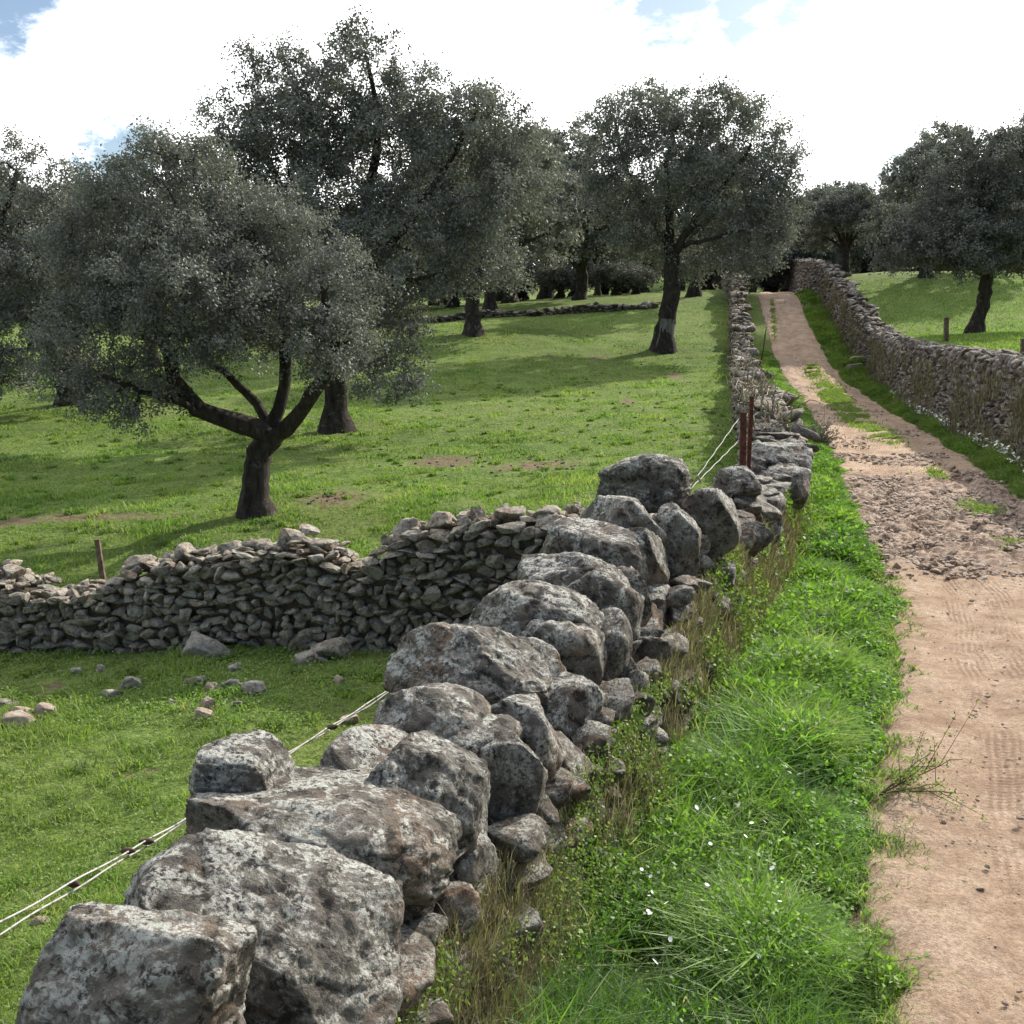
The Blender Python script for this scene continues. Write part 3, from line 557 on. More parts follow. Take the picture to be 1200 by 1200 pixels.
r = np.random.default_rng(91); cc = 420; yc = np.exp(r.uniform(math.log(2.8), math.log(20), cc)); xc = roadL(yc)+np.abs(r.normal(size=cc))*.13-.06; k = r.integers(4, 22, cc)
x = np.repeat(xc, k)+r.normal(size=k.sum())*.025; y = np.repeat(yc, k)+r.normal(size=k.sum())*.025
V, F4, F3, A = blades(np.stack([x, y, H(x, y)], -1), r.uniform(.03, .10, len(x)), np.clip(.0016*y, .005, .02), r.uniform(.4, 1.2, len(x)), np.clip(r.normal(.6, .3, len(x)), 0, 1), r)
tag(obj('edge_tufts', mesh_np('edge_tufts', V, [F4, F3], GRASSF, True, {'rnd': A})), 'small straggling tufts creeping from the verge onto the sand', 'grass', kind='stuff')
cc = 1500; xc, yc = frust(cc, 3.4, 40, r, (-.6, .3)); ok = onfieldL(xc, yc); xc, yc = xc[ok], yc[ok]; k = r.integers(15, 60, len(xc)); x = np.repeat(xc, k)+r.normal(size=k.sum())*.05; y = np.repeat(yc, k)+r.normal(size=k.sum())*.05
rt = np.repeat(r.normal(.45, .3, len(xc)), k); V, F4, F3, A = blades(np.stack([x, y, H(x, y)-.01], -1), r.uniform(.05, .13, len(x)), np.clip(.0013*y, .005, .03), r.uniform(.3, 1.2, len(x)), np.clip(rt+r.normal(size=len(x))*.12, 0, 1), r)
tag(obj('meadow_tufts', mesh_np('meadow_tufts', V, [F4, F3], GRASSF, True, {'rnd': A})), 'taller darker and paler tufts dotted over the left meadow', 'grass', kind='stuff')
# right verge
r = np.random.default_rng(77); y = np.exp(r.uniform(math.log(9), math.log(64), 150000)); u = r.random(len(y)); x = roadR(y)-.1+u*(wallR(y)-.42-roadR(y)+.1)
cc = n2(x, y, 1.1, 4, 9.); k = r.random(len(x)) < .35+2.2*(cc-.35); x, y, u, cc = x[k], y[k], u[k], cc[k]; h = (.10+.36*r.random(len(x)))*(.25+.75*u)*(.2+1.7*cc); w = np.clip(.0014*y, .02, .05)
V, F4, F3, A = blades(np.stack([x, y, H(x, y)-.02], -1), h, w, r.uniform(.3, 1.1, len(x)), np.clip(.35+1.5*(n2(x, y, 1.7, 3, 2.)-.5)+r.normal(size=len(x))*.22, 0, .97), r)
tag(obj('verge_grass', mesh_np('verge_grass', V, [F4, F3], GRASSF, True, {'rnd': A})), 'shaded rank grass at the foot of the right-hand wall', 'grass', kind='stuff')
# grass ridge down the middle of the track
r = np.random.default_rng(78); so = Soup()
for (px, py, rx, ry, n_) in [(975, 462, 20, 14, 6500), (1000, 486, 22, 14, 6500), (1035, 512, 22, 10, 3500), (988, 475, 14, 10, 2500), (1148, 600, 26, 7, 2200), (952, 436, 14, 9, 2200), (1095, 557, 16, 5, 800), (907, 385, 5, 14, 700), (905, 362, 4, 8, 400), (1180, 640, 30, 6, 500)]:
    q = r.normal(size=(n_, 2))*.5; c0 = hitlane(px, py); c1 = hitlane(px+rx, py+ry); d = hitlane(px, py-ry)
    ax = abs(hitlane(px+rx, py)[0]-c0[0])*.75; q = q[n2(q[:, 0]*ax, q[:, 1]*3, 2., 2, px*.1) > .47]; n_ = len(q); ay = max(abs(c0[1]-d[1]), .3); x = c0[0]+q[:, 0]*ax+q[:, 1]*ay*.22; y = c0[1]+q[:, 1]*ay
    V, F4, F3, A = blades(np.stack([x, y, H(x, y)], -1), .05+.10*r.random(n_), np.clip(.0011*y, .012, .04), r.uniform(.3, 1, n_), np.clip(r.normal(.6, .3, n_), 0, 1), r)
    so.V.append(V); so.F.setdefault(4, []).append(F4+so.n); so.F.setdefault(3, []).append(F3+so.n); so.A.append(A); so.n += len(V)
tag(obj('track_grass', so.mesh('track_grass', GRASSF)), 'tufts of grass along the middle ridge of the dirt road', 'grass', kind='stuff')
# dry stems and creeper on the road face of the boulder wall
r = np.random.default_rng(79); n_ = 80000; y = np.exp(r.uniform(math.log(2.2), math.log(15), n_)); hv = .1+.9*r.random(n_); dens = n2(y*1.6, hv*.8, 1.2, 3, 2.); k = (r.random(n_) < .10+2.2*(dens-.34)); y, hv = y[k], hv[k]; n_ = len(y)
x = wallL(y)+.50-.15*hv+r.uniform(-.02, .10, n_)+np.abs(r.normal(size=n_))*.06*(1-hv)**2; gz = H(x+.2, y); zb = gz+hv*.85*(topL(y)-gz)
V, F4, F3, A = blades(np.stack([x, y, zb], -1), r.uniform(.05, .24, n_)*(1.15-.6*hv), np.clip(.0009*y, .003, .010), r.uniform(.1, .8, n_), r.random(n_), r)
tag(obj('dry_stems', mesh_np('dry_stems', V, [F4, F3], DRY, True, {'rnd': A})), 'brown dry stems clinging to the road face of the boulder wall', 'dry grass', kind='stuff')
n_ = 22000; y = np.exp(r.uniform(math.log(11), math.log(60), n_)); hv = r.random(n_); k = r.random(n_) < 2.5*(n2(y, hv*2, .9, 3, 3.)-.32); y, hv = y[k], hv[k]; n_ = len(y); x = wallR(y)-.47+.08*hv-r.uniform(0, .10, n_)-.15*(1-hv)**2; gz = roadz(y)
tz = np.array([topR(0, (a_, b_)) for a_, b_ in zip(wallR(y), y)])
V, F4, F3, A = blades(np.stack([x, y, gz+hv*(tz-gz)*.8], -1), r.uniform(.06, .22, n_), np.clip(.0010*y, .010, .028), r.uniform(.1, .5, n_), r.random(n_)*.8, r)
tag(obj('dry_stems', mesh_np('dry_stems', V, [F4, F3], DRY, True, {'rnd': A})), 'brown dry stems hanging over the shaded face of the right-hand wall', 'dry grass', kind='stuff')
n_ = 60000; y = np.exp(r.uniform(math.log(2.2), math.log(15), n_)); hv = r.random(n_)**1.2; dens = n2(y*1., hv*1.3, 1.7, 3, 14.); k = dens > .49; y, hv = y[k], hv[k]; n_ = len(y); x = wallL(y)+.51-.15*hv+r.uniform(0, .12, n_)+np.abs(r.normal(size=n_))*.12*(1-hv)**2
z = H(x+.2, y)+hv*.85*(topL(y)-H(x+.2, y))+r.uniform(0, .06, n_)
V, F4, A = leaves(np.stack([x, y, z], -1), np.clip(.004*y, .016, .05), np.clip(.003*y, .012, .04), r, r.random(n_)*.99, np.tile([.8, -.4, .5], (n_, 1)), .4)
tag(obj('creeper', mesh_np('creeper', V, F4, CREEP, True, {'rnd': A})), 'small yellow-green creeper leaves on the road face of the boulder wall', 'creeper', kind='stuff')
# white flowers
def flowers(P, s, name, label, r):
    V = []; n = len(P); k = 6; th = np.linspace(0, 2*np.pi, k, endpoint=False)
    til = r.normal(size=(n, 2))*.5; ring = P[:, None]+np.stack([np.cos(th)[None]*s[:, None], np.sin(th)[None]*s[:, None], np.cos(th)[None]*s[:, None]*til[:, :1]+np.sin(th)[None]*s[:, None]*til[:, 1:]], -1)
    cen = P[:, None]-np.array([0, 0, .3])*s[:, None, None]; V = np.concatenate([ring, cen], 1).reshape(-1, 3); i = np.arange(n)[:, None]*7; j = np.arange(k)[None]
    tag(obj(name, mesh_np(name, V, np.stack([i+j, i+(j+1) % k, i+6+0*j], -1).reshape(-1, 3), PETAL, True)), label, 'flowers', kind='stuff')
y = np.exp(r.uniform(math.log(11), math.log(36), 1500)); u = r.random(1500); x = roadR(y)+.3+u*(wallR(y)-.9-roadR(y)); k = n2(x, y, .9, 3, 6.) > .48; x, y = x[k], y[k]
flowers(np.stack([x, y, H(x, y)+r.uniform(.2, .45, len(x))], -1), r.uniform(.015, .034, len(x)), 'wildflowers', 'white wildflowers in the shaded verge below the right-hand wall', r)
pts = [hitlane(r.uniform(740, 960), r.uniform(880, 1190)) for _ in range(46)]; P = np.array(pts); P = P[(P[:, 0] > wallL(P[:, 1])+.6) & (P[:, 0] < roadL(P[:, 1])-.1)]; P[:, 2] = H(P[:, 0], P[:, 1])+r.uniform(.16, .24, len(P))
flowers(P, r.uniform(.006, .012, len(P)), 'wildflowers', 'few tiny white flowers in the near bright verge grass', r)

# loose gravel and clods on the broken stretch of road (uncountable)
def pebbles(P, s, name, label, mat, seed, sub=1, rnd=None, sq=.6):
    r = np.random.default_rng(seed); pr = [rock(900+j, sub, 5, .2, .3, .02) for j in range(10)]; so = Soup()
    for p, q in zip(P, s):
        V, Fa = pr[r.integers(10)]; so.add((V*np.array([q, q*r.uniform(.6, 1), q*r.uniform(.4, .9)*sq*1.3]))@rotm(r.normal()*.3, r.normal()*.3, r.uniform(0, 6)).T+p, Fa, r.random())
    return tag(obj(name, so.mesh(name, mat, False)), label, name.replace('_', ' '), kind='stuff')
r = np.random.default_rng(80); n_ = 30000; y = 10.5+r.gamma(2.2, 3.2, n_); u = r.random(n_); x = roadL(y)+u*(roadR(y)-roadL(y))
k = (y < 34) & (n2(x, y, .9, 3, 3.)+r.normal(size=n_)*.05+.18*np.exp(-((y-15)/3.5)**2) > .56); x, y, u = x[k][:6500], y[k][:6500], u[k][:6500]
GRAV = mat_rock('road_rubble', [(.26, .19, .145), (.40, .31, .245), (.55, .46, .39), (.33, .25, .19)], .2, .3, .15, 3)
Zr = H(x, y)+.035
pebbles(np.stack([x, y, Zr], -1), np.clip(r.gamma(2, .014, len(x)), .012, .085), 'road_rubble', 'broken stones and clods strewn over the rough stretch of the dirt road', GRAV, 5)
n_ = 5000; y = np.exp(r.uniform(math.log(2.5), math.log(13), n_)); x = roadL(y)+r.random(n_)**.7*(roadR(y)-roadL(y)); 
pebbles(np.stack([x, y, H(x, y)+.03], -1), np.clip(r.gamma(1.2, .005, n_), .003, .028), 'gravel' , 'scattered fine gravel on the smooth near part of the dirt road', GRAV, 6)
# dark clods and droppings on the slope left of the lane wall
CLOD = mat_rock('dark_clod', [(.035, .028, .02), (.06, .05, .035), (.09, .075, .05), (.05, .04, .03)], .1, .2, .3, 3)
P = []
for _ in range(330):
    px = r.normal(740, 60); py = r.uniform(385, 520); 
    if px < 815: P.append(hit(px, py))
for (cx, cy_, sx, sy, k_) in [(400, 580, 34, 6, 40), (640, 546, 25, 5, 30), (530, 540, 60, 9, 70)]:
    for _ in range(k_): P.append(hit(r.normal(cx, sx), r.normal(cy_, sy)))
P = np.array(P); pebbles(P, r.uniform(.02, .065, len(P)), 'earth_clods', 'dark clods of earth scattered over the sunny slope of the left meadow', CLOD, 7)

# ------------------------------------------------------------------ loose stones lying in the left meadow
LS = [(248, 757, 36, 20, 'large flat pale stone leaning at the foot of the cross wall', 'w'), (368, 769, 20, 9, 'small buff stone left of the rounded boulder at the cross wall foot', 'g'), (393, 760, 26, 14, 'rounded mossy boulder lying at the foot of the cross wall', 'g'), (352, 751, 22, 10, 'flat grey stone half hidden behind the rounded mossy boulder', 'g'),
      (154, 799, 13, 9, 'grey pointed stone standing alone in the meadow grass', 'w'), (300, 806, 14, 8, 'pale squarish stone at the right end of the scatter in the grass', 'w'), (272, 800, 16, 6, 'flat pale stone just left of the squarish stone in the grass', 'w'), (247, 806, 9, 7, 'small reddish stone at the head of the little stone row', 'r'), (244, 825, 10, 8, 'small cream stone in the middle of the little stone row', 'r'), (239, 838, 11, 9, 'buff stone at the near end of the little stone row', 'r'),
      (203, 824, 7, 4, 'tiny buff stone left of the little stone row', 'r'), (277, 824, 8, 4, 'tiny flat white stone right of the little stone row', 'w'), (130, 813, 12, 5, 'low flat grey stone half sunk in grass near the pointed stone', 'w'), (22, 844, 17, 9, 'reddish brown stone near the left edge of the meadow', 'r'), (28, 832, 14, 6, 'pink flat stone touching the reddish brown stone', 'r'), (54, 833, 12, 8, 'round brownish stone right of the reddish pair', 'r'),
      (8, 823, 12, 6, 'grey stone at the very left edge of the meadow', 'w'), (92, 787, 8, 5, 'small grey stone in the shaded grass below the cross wall', 'w'), (118, 784, 6, 5, 'tiny pale stone in the shaded grass below the cross wall', 'w'), (232, 796, 14, 5, 'long low grey stone sunk in the grass', 'w'), (275, 782, 10, 5, 'small grey stone just in the wall shadow', 'w'), (398, 797, 7, 5, 'tiny pinkish stone right of the scatter', 'r'), (48, 1078, 10, 5, 'buff pebble under the rope near the left edge', 'r'), (412, 843, 12, 6, 'brown stone in the grass beside the rope knot', 'r'), (128, 748, 11, 9, 'squat brown stone against the foot of the cross wall', 'g')]
MM = {'w': mat_rock('grey_loose_stone', [(.20, .17, .14), (.36, .32, .28), (.50, .46, .42), (.28, .25, .22)], .6, .35, .5, 2), 'r': PALE, 'g': STONE2}
for k, (px, py, w, h, lab, mt) in enumerate(LS):
    p = hit(px, py+h*.6); sc = p[1]/F; V, Fa = rock(600+k*3, 4, 13, .22, .35, .045, .48); V = V/np.abs(V).max(0)
    V = (V*np.array([w*sc, w*sc*.7, h*sc*1.15])*(1.0 if k == 0 else 1.25))@rotm(0, .25 if k == 0 else 0, random.uniform(-.6, .6)).T
    tag(obj('loose_stone', mesh_np('loose_stone', V, Fa, MM[mt], True, {'rnd': np.full(len(V), (k*.377) % 1)}), None, (p[0], p[1], p[2]+h*sc*.35)), lab, 'stone', 'loose stones lying in the left meadow')
for k, (px, py, w, h, lab) in enumerate([(1008, 424, 12, 6, 'large fallen slab at the corner of the right-hand wall'), (1000, 431, 11, 5, 'lower fallen slab beside the road at the right-hand wall corner'), (1016, 416, 8, 6, 'upper fallen block leaning on the right-hand wall corner')]):
    p = hitlane(px, py+4); sc = p[1]/F; V, Fa = rock(700+k, 4, 7, .12, .6); V = V/np.abs(V).max(0)*np.array([w*sc, w*sc*.8, h*sc])
    tag(obj('fallen_stone', mesh_np('fallen_stone', V, Fa, PALE, True, {'rnd': np.full(len(V), .4)}), None, (p[0], p[1], Hs(p[0], p[1])+h*sc*.7)), lab, 'stone', 'fallen stones at the right wall corner')

# ------------------------------------------------------------------ fence
pb = at(870, 556, 12.6); fence = empty('wire_fence', pb); tag(fence, 'rusty iron posts behind the boulders with two pale wire strands running down to the left', 'fence')
def bar(a, b, w, d):
    a, b = np.array(a), np.array(b); t = (b-a)/np.linalg.norm(b-a); s = np.cross(t, [0, 1, 0]); s /= np.linalg.norm(s); u = np.cross(s, t); V = []
    for k, p in enumerate(np.linspace(a, b, 5)):
        for (i, j) in ((-1, -1), (1, -1), (1, 1), (-1, 1)): V.append(p+s*i*w/2*(1+.06*((k*7) % 3-1))+u*j*d/2)
    Fq = [[4*k+q, 4*k+(q+1) % 4, 4*k+4+(q+1) % 4, 4*k+4+q] for k in range(4) for q in range(4)]+[[3, 2, 1, 0], [16, 17, 18, 19]]
    return np.array(V), np.array(Fq)
for (a, b, w, d) in [(at(870, 570, 12.6), at(871, 483, 12.6), .07, .05), (at(877, 550, 12.8), at(881, 464, 12.8), .045, .04)]:
    V, Fq = bar(a, b, w, d); obj('post', mesh_np('post', V-pb, Fq, RUST, False), fence)
def rope(pts, rad, wob=.0, n=60, tw=0., ph=0.):
    p = np.array(pts); d = np.r_[0, np.cumsum(np.linalg.norm(np.diff(p, axis=0), axis=1))]; s = np.linspace(0, d[-1], n); q = np.stack([np.interp(s, d, p[:, k]) for k in range(3)], -1)
    q[:, 2] += tw*np.sin(s*14+ph); q[:, 0] += tw*np.cos(s*14+ph); return tube(q, np.full(n, rad), 6)
w1 = [at(-420, 1310, 2.6), at(0, 1081, 3.6), at(200, 970, 4.5), at(330, 887, 5.2), at(432, 824, 6.0), at(812, 566, 10.4), at(866, 490, 12.55)]
w2 = [at(-420, 1335, 2.6), at(0, 1095, 3.6), at(200, 974, 4.5), at(330, 889, 5.2), at(432, 827, 6.0), at(810, 572, 10.2), at(866, 516, 12.55)]
for w_, ph in ((w1, 0), (w2, 3.1)):
    V, Fq = rope(w_, .0042, 0, 700, .003, ph); obj('wire_strand', mesh_np('wire_strand', V-pb, Fq, ROPE, True), fence)
for (px, py, Yk) in [(85, 1036, 3.95), (172, 986, 4.35), (150, 997, 4.25), (390, 852, 5.6)]:
    V, Fa = rock(int(px), 3, 4, .3); c = at(px, py, Yk); obj('knot', mesh_np('knot', V*np.array([.035, .015, .016]), Fa, TWIG, True), fence, Vector(c-pb))
c = at(814, 568, 10.3); V, Fq = rope([c+[0, 0, -.25], c+[-.04, 0, -.08], c+[.02, 0, .1], c+[.05, 0, .02]], .012, 0, 30, .01); obj('binding', mesh_np('binding', V-pb, Fq, DRY, True, {'rnd': np.full(len(V), .8)}), fence)
def stake(px, pyb, pyt, Yp, dx, w, lab, mat=WOOD, dz=0):
    b = at(px, pyb, Yp); t = at(px+dx, pyt, Yp); V, Fq = bar(b-np.array([0, 0, .3]), t, w, w*.8); tag(obj('fence_stake', mesh_np('fence_stake', V-b, Fq, mat, False), None, b), lab, 'stake')
stake(122, 670, 632, 11.8, -8, .055, 'thin leaning wooden stake rising behind the dip in the cross wall')
p = hit(1109, 400); stake(1109, 402, 372, 34, 0, .13, 'dark wooden stake in the right meadow beside the leaning oak')
stake(1199, 422, 397, 24, 0, .09, 'brown wooden stake behind the right-hand wall at the right edge')
b = hitlane(890, 440); V, Fq = tube([b+[0, 0, -.1], b+[.02, 0, .5], b+[.12, 0, 1.0], b+[.17, 0, 1.6], b+[.22, 0, 2.0]], [.045, .04, .035, .03, .012], 7)
tag(obj('dead_stick', mesh_np('dead_stick', V-b, Fq, TWIG), None, b), 'dark bent stick rising from the verge beside the left lane wall', 'stick')
# scraps of old brush and wire laid on the lane wall
r = np.random.default_rng(81); so = Soup()
for k in range(520):
    y0 = r.uniform(17, 60) if k > 120 else r.uniform(17, 26); x0 = wallL(y0)+r.uniform(-.4, .35); z0 = roadz(y0)+1.2+r.uniform(-.5, .2)
    p = np.array([x0, y0, z0]); d = r.normal(size=3)*[.28, .8, .3]; q = [p+d*t+np.array([0, 0, .25*math.sin(t*3)]) +r.normal(size=3)*.05 for t in np.linspace(0, r.uniform(.2, .7), 5)]
    V, Fq = tube(q, [.012, .012, .01, .008, .004], 4); so.add(V, Fq, r.random())
tag(obj('dry_brush', so.mesh('dry_brush', DRY)), 'tangle of dry sticks laid along the top of the left lane wall', 'brush', kind='stuff')

# ------------------------------------------------------------------ small plants
def shrub(name, base, size, n_st, lab, leafmat, seed, ln=.03, dirb=(0, 0, 1), nl=60, spread=.6, stem=TWIG, sr=.006):
    r = np.random.default_rng(seed); root = empty(name, base); tag(root, lab, name.replace('_', ' ')); st = Soup(); P = []
    for k in range(n_st):
        d = np.array(dirb)+r.normal(size=3)*spread; d[2] = abs(d[2])*.8+.15; d /= np.linalg.norm(d); L_ = size*r.uniform(.5, 1.1); t = np.linspace(0, 1, 8)[:, None]
        q = t*d*L_+np.cumsum(r.normal(size=(8, 3))*.03*L_, 0)*t-np.array([0, 0, 1])*t**2*.12*L_; V, Fq = tube(q, np.linspace(sr, sr*.3, 8), 5); st.add(V, Fq)
        for j in range(4):
            i = r.integers(2, 7); d2 = d+r.normal(size=3)*.7; q2 = q[i]+np.linspace(0, 1, 5)[:, None]*d2*L_*.3; V, Fq = tube(q2, np.linspace(sr*.5, sr*.2, 5), 4); st.add(V, Fq); P.append(q2[r.integers(1, 5, nl//5)]+r.normal(size=(nl//5, 3))*.03*size)
        P.append(q[r.integers(3, 8, nl//3)]+r.normal(size=(nl//3, 3))*.03*size)
    P = np.concatenate(P); V, F4, A = leaves(P, np.full(len(P), ln), np.full(len(P), ln*.5), r, r.random(len(P)), None, .2)
    obj('stems', st.mesh('stems', stem), root); obj('foliage', mesh_np('foliage', V, F4, leafmat, True, {'rnd': A}), root)
    return root
b = hitlane(1030, 938); b[2] = Hs(b[0], b[1])+.02; shrub('straggly_weed', b, .52, 7, 'straggly dry weed leaning out over the dirt road from the verge edge', CREEP, 5, .022, (1.1, .1, .35), 90, .3, DRY if False else TWIG, .005)
b = hitlane(985, 560); 
for k, (px, py, s, lab) in enumerate([(960, 512, .55, 'dark twiggy bush behind the end boulders of the near wall'), (938, 505, .45, 'smaller dark bush just left of the twiggy bush behind the end boulders'), (885, 425, .8, 'grey dry shrub leaning on the left lane wall near the stick')]):
    p = hitlane(px, py+12); shrub('small_bush', p, s*1.1, 26, lab, OAK[2] if k < 2 else CREEP, 50+k, .05, (0, 0, 1.1), 50, .5, TWIG, .008)
b = hitlane(1000, 1150); b[2] = Hs(b[0], b[1])
shrub('leafy_weed', b, .22, 14, 'low leafy weed spreading onto the sand at the near verge edge', GRASSV, 61, .032, (.6, -.2, .5), 40, .5, TWIG, .003)
# long bent blade clump by the wall
r = np.random.default_rng(90)
def reed(px, py, lab, n_=14, s=.5):
    b = hitlane(px, py); root = empty('reed_clump', b); tag(root, lab, 'reed clump'); so = Soup()
    for k in range(n_):
        th = r.uniform(0, 6.28); t = np.linspace(0, 1, 8)[:, None]; L_ = s*r.uniform(.6, 1.1); d = np.array([math.cos(th), math.sin(th), 0]); c = t*d*L_*.6+np.array([0, 0, 1])*(t-t**2*.55)*L_*1.1+r.normal(size=3)*[.04, .04, 0]
        w = np.array([-math.sin(th), math.cos(th), 0])*.011; e = np.sin(np.linspace(.5, np.pi, 8))[:, None]; V = np.stack([c-w*e, c+w*e], 1).reshape(-1, 3); i = np.arange(7)*2; so.add(V, np.stack([i, i+1, i+3, i+2], -1), r.random()*.6+.2)
    obj('leaf_blades', so.mesh('leaf_blades', GRASSV), root)
reed(790, 905, 'tall clump of arching broad blades beside the wall, where the fallen flat stone lies'); reed(810, 1010, 'arching broad-bladed clump in the middle of the near verge', 12, .36)

# ------------------------------------------------------------------ trees
def make_tree(seed, trunk, tr, limbs, lobes, nclump, nleaf, leaf, clr=.5, bark=BARK, mat=OAK[0], wspread=.9):
    """all coordinates relative to the foot. trunk: polyline; limbs: list of (polyline, r0, r1); lobes: (cx,cy,cz,rx,ry,rz)"""
    r = np.random.default_rng(seed); wood = Soup(); nodes = []; nr = []
    def curve(p, r0, r1, m, jit=.0):
        p = np.array(p, float); d = np.r_[0, np.cumsum(np.linalg.norm(np.diff(p, axis=0), axis=1))]; s = np.linspace(0, d[-1], m); q = np.stack([np.interp(s, d, p[:, k]) for k in range(3)], -1)
        for _ in range(2): q[1:-1] = (q[:-2]+2*q[1:-1]+q[2:])/4
        q[1:-1] += r.normal(size=q[1:-1].shape)*jit; return q, r0+(r1-r0)*np.linspace(0, 1, m)**.8
    q, rr = curve(trunk, tr[0], tr[1], 14, .02); rr = rr.copy(); rr[0] *= 1.75; rr[1] *= 1.28; rr[2] *= 1.08; q[0, 2] -= .25
    V, Fq = tube(q, rr, 14); V += (V-np.repeat(q, 14, 0))*(.35*(fbm(V*[3, 3, 1.2]+seed, 3)-.5)*2)[:, None]; wood.add(V, Fq)
    nodes += list(q[8:]); nr += list(rr[8:])
    for (p, r0, r1) in limbs:
        q, rr = curve(p, r0, r1, 12, .035); V, Fq = tube(q, rr, 10); V += (V-np.repeat(q, 10, 0))*(.3*(fbm(V*3+seed, 3)-.5)*2)[:, None]; wood.add(V, Fq); nodes += list(q[3:]); nr += list(rr[3:])
    lb = np.array(lobes, float); vol = (lb[:, 3]*lb[:, 4]*lb[:, 5])**.67; pr = vol/vol.sum(); C = []
    tries = 0; md = clr*.62
    while len(C) < nclump and tries < nclump*25:
        tries += 1; k = r.choice(len(lb), p=pr); d = r.normal(size=3); d /= np.linalg.norm(d); rad = r.uniform(.35, 1)**.5; c = lb[k, :3]+d*lb[k, 3:]*rad
        if c[2] < .5: continue
        if len(C) and np.min(np.linalg.norm(np.array(C)-c, axis=1)) < md: continue
        C.append(c)
    C = np.array(C); base = np.array(trunk[-1]); C = C[np.argsort(np.linalg.norm(C-base, axis=1))]
    for c in C:
        na = np.array(nodes); dd = np.linalg.norm(na-c, axis=1)+.35*np.maximum(0, na[:, 2]-c[2]); k = int(np.argmin(dd)); a = na[k]; r0 = min(nr[k]*.62, .03+.022*np.linalg.norm(c-a)); L_ = np.linalg.norm(c-a)
        m = 6; t = np.linspace(0, 1, m)[:, None]; q = a+(c-a)*t+np.array([0, 0, 1])*np.sin(t*np.pi)*L_*.08; q[1:-1] += r.normal(size=(m-2, 3))*.05*L_; rr = np.linspace(r0, .012, m); V, Fq = tube(q, rr, 5); wood.add(V, Fq); nodes += list(q[2:]); nr += list(rr[2:])
    # leaves on short twigs within every clump
    per = max(20, nleaf//len(C)); P = []; Nn = []; Rn = []
    for c in C:
        s = clr*r.uniform(.7, 1.25); nt_ = 9; n_ = int(per*r.uniform(.6, 1.4)*(s/clr)**1.5); td = r.normal(size=(nt_, 3)); td[:, 2] += .25; td /= np.linalg.norm(td, axis=1)[:, None]; td *= r.uniform(.6, 1.1, nt_)[:, None]*np.array([1, 1, .75])*s
        k = r.integers(0, nt_, n_); t = r.random(n_)**.6; p = c+td[k]*t[:, None]+r.normal(size=(n_, 3))*s*.13; P.append(p); Nn.append(td[k]/s); Rn.append(np.clip(r.normal(.45+.6*(r.random()-.5), .18, n_), 0, .97))
    P = np.concatenate(P); Nn = np.concatenate(Nn); Rn = np.concatenate(Rn); ok = (P[:, 2] > .35); P, Nn, Rn = P[ok], Nn[ok], Rn[ok]; Rn[r.random(len(Rn)) < .02] = 1
    V, F4, A = leaves(P, np.full(len(P), leaf), np.full(len(P), leaf*.55), r, Rn, Nn+np.array([0, 0, .5]), .35)
    return wood.mesh('trunk', bark), mesh_np('crown', V, F4, mat, False, {'rnd': A}), C
def place_tree(meshes, base, lab, group=None, s=1, rz=0, name='holm_oak'):
    root = empty(name, base); root.rotation_euler = (0, 0, rz); root.scale = (s, s, s); tag(root, lab, 'tree', group)
    obj('trunk', meshes[0], root); obj('crown', meshes[1], root); return root
def rel(b, px, py, dY=0): return at(px, py, b[1]+dY)-b
def plobes(b, L_): 
    out = []
    for (px, py, rx, ry, dY, ryd) in L_:
        c = rel(b, px, py, dY); sc = (b[1]+dY)/F; out.append((c[0], c[1], c[2], rx*sc, ryd, ry*sc))
    return out
# T1: spreading oak nearest the cross wall
b = hit(300, 604); g1 = lambda px, py, dY=0: rel(b, px, py, dY)
t1 = make_tree(1, [(0, 0, 0), g1(298, 575), g1(303, 545), g1(311, 520), g1(322, 500)], (.225, .19),
   [([g1(320, 514), g1(300, 494, -.1), g1(275, 489, -.2), g1(250, 489, -.3), g1(226, 482, -.4), g1(208, 462, -.5), g1(200, 432, -.5), g1(190, 380, -.6), g1(150, 330, -.6)], .19, .07),
    ([g1(318, 500), g1(300, 470, .2), g1(285, 455, .3), g1(262, 435, .4), g1(225, 405, .6), g1(205, 360, .8)], .09, .05),
    ([g1(318, 498), g1(330, 478), g1(336, 455, .1), g1(335, 425, .2), g1(330, 370, .2), g1(310, 300, .2), g1(280, 240, .2)], .12, .05),
    ([g1(325, 508), g1(352, 492, -.2), g1(362, 470, -.3), g1(368, 452, -.3), g1(385, 440, -.4), g1(395, 400, -.6), g1(380, 340, -.8)], .15, .06),
    ([g1(240, 481, -.4), g1(200, 470, -.9), g1(160, 455, -1.2), g1(120, 440, -1.5)], .07, .03)],
   plobes(b, [(200, 235, 90, 62, 0, 1.2), (125, 300, 70, 65, .3, 1.2), (110, 405, 62, 62, -.6, .9), (150, 455, 58, 38, -.8, .7), (265, 285, 80, 60, .4, 1.3), (330, 265, 45, 32, .2, .9), (355, 350, 85, 55, 0, 1.2), (395, 315, 40, 30, 0, .8), (145, 240, 45, 30, .2, .9), (215, 345, 100, 75, -1., 1.2), (385, 400, 50, 42, -.8, .7), (300, 385, 60, 40, .9, .9), (205, 182, 46, 28, 0, .8), (80, 440, 35, 30, -.5, .6), (240, 395, 60, 35, -1.2, .8)]),
   330, 150000, .056, .48, mat=OAK[0])
place_tree(t1, b, 'nearest holm oak, low forked trunk splitting into three crooked limbs just behind the cross wall')
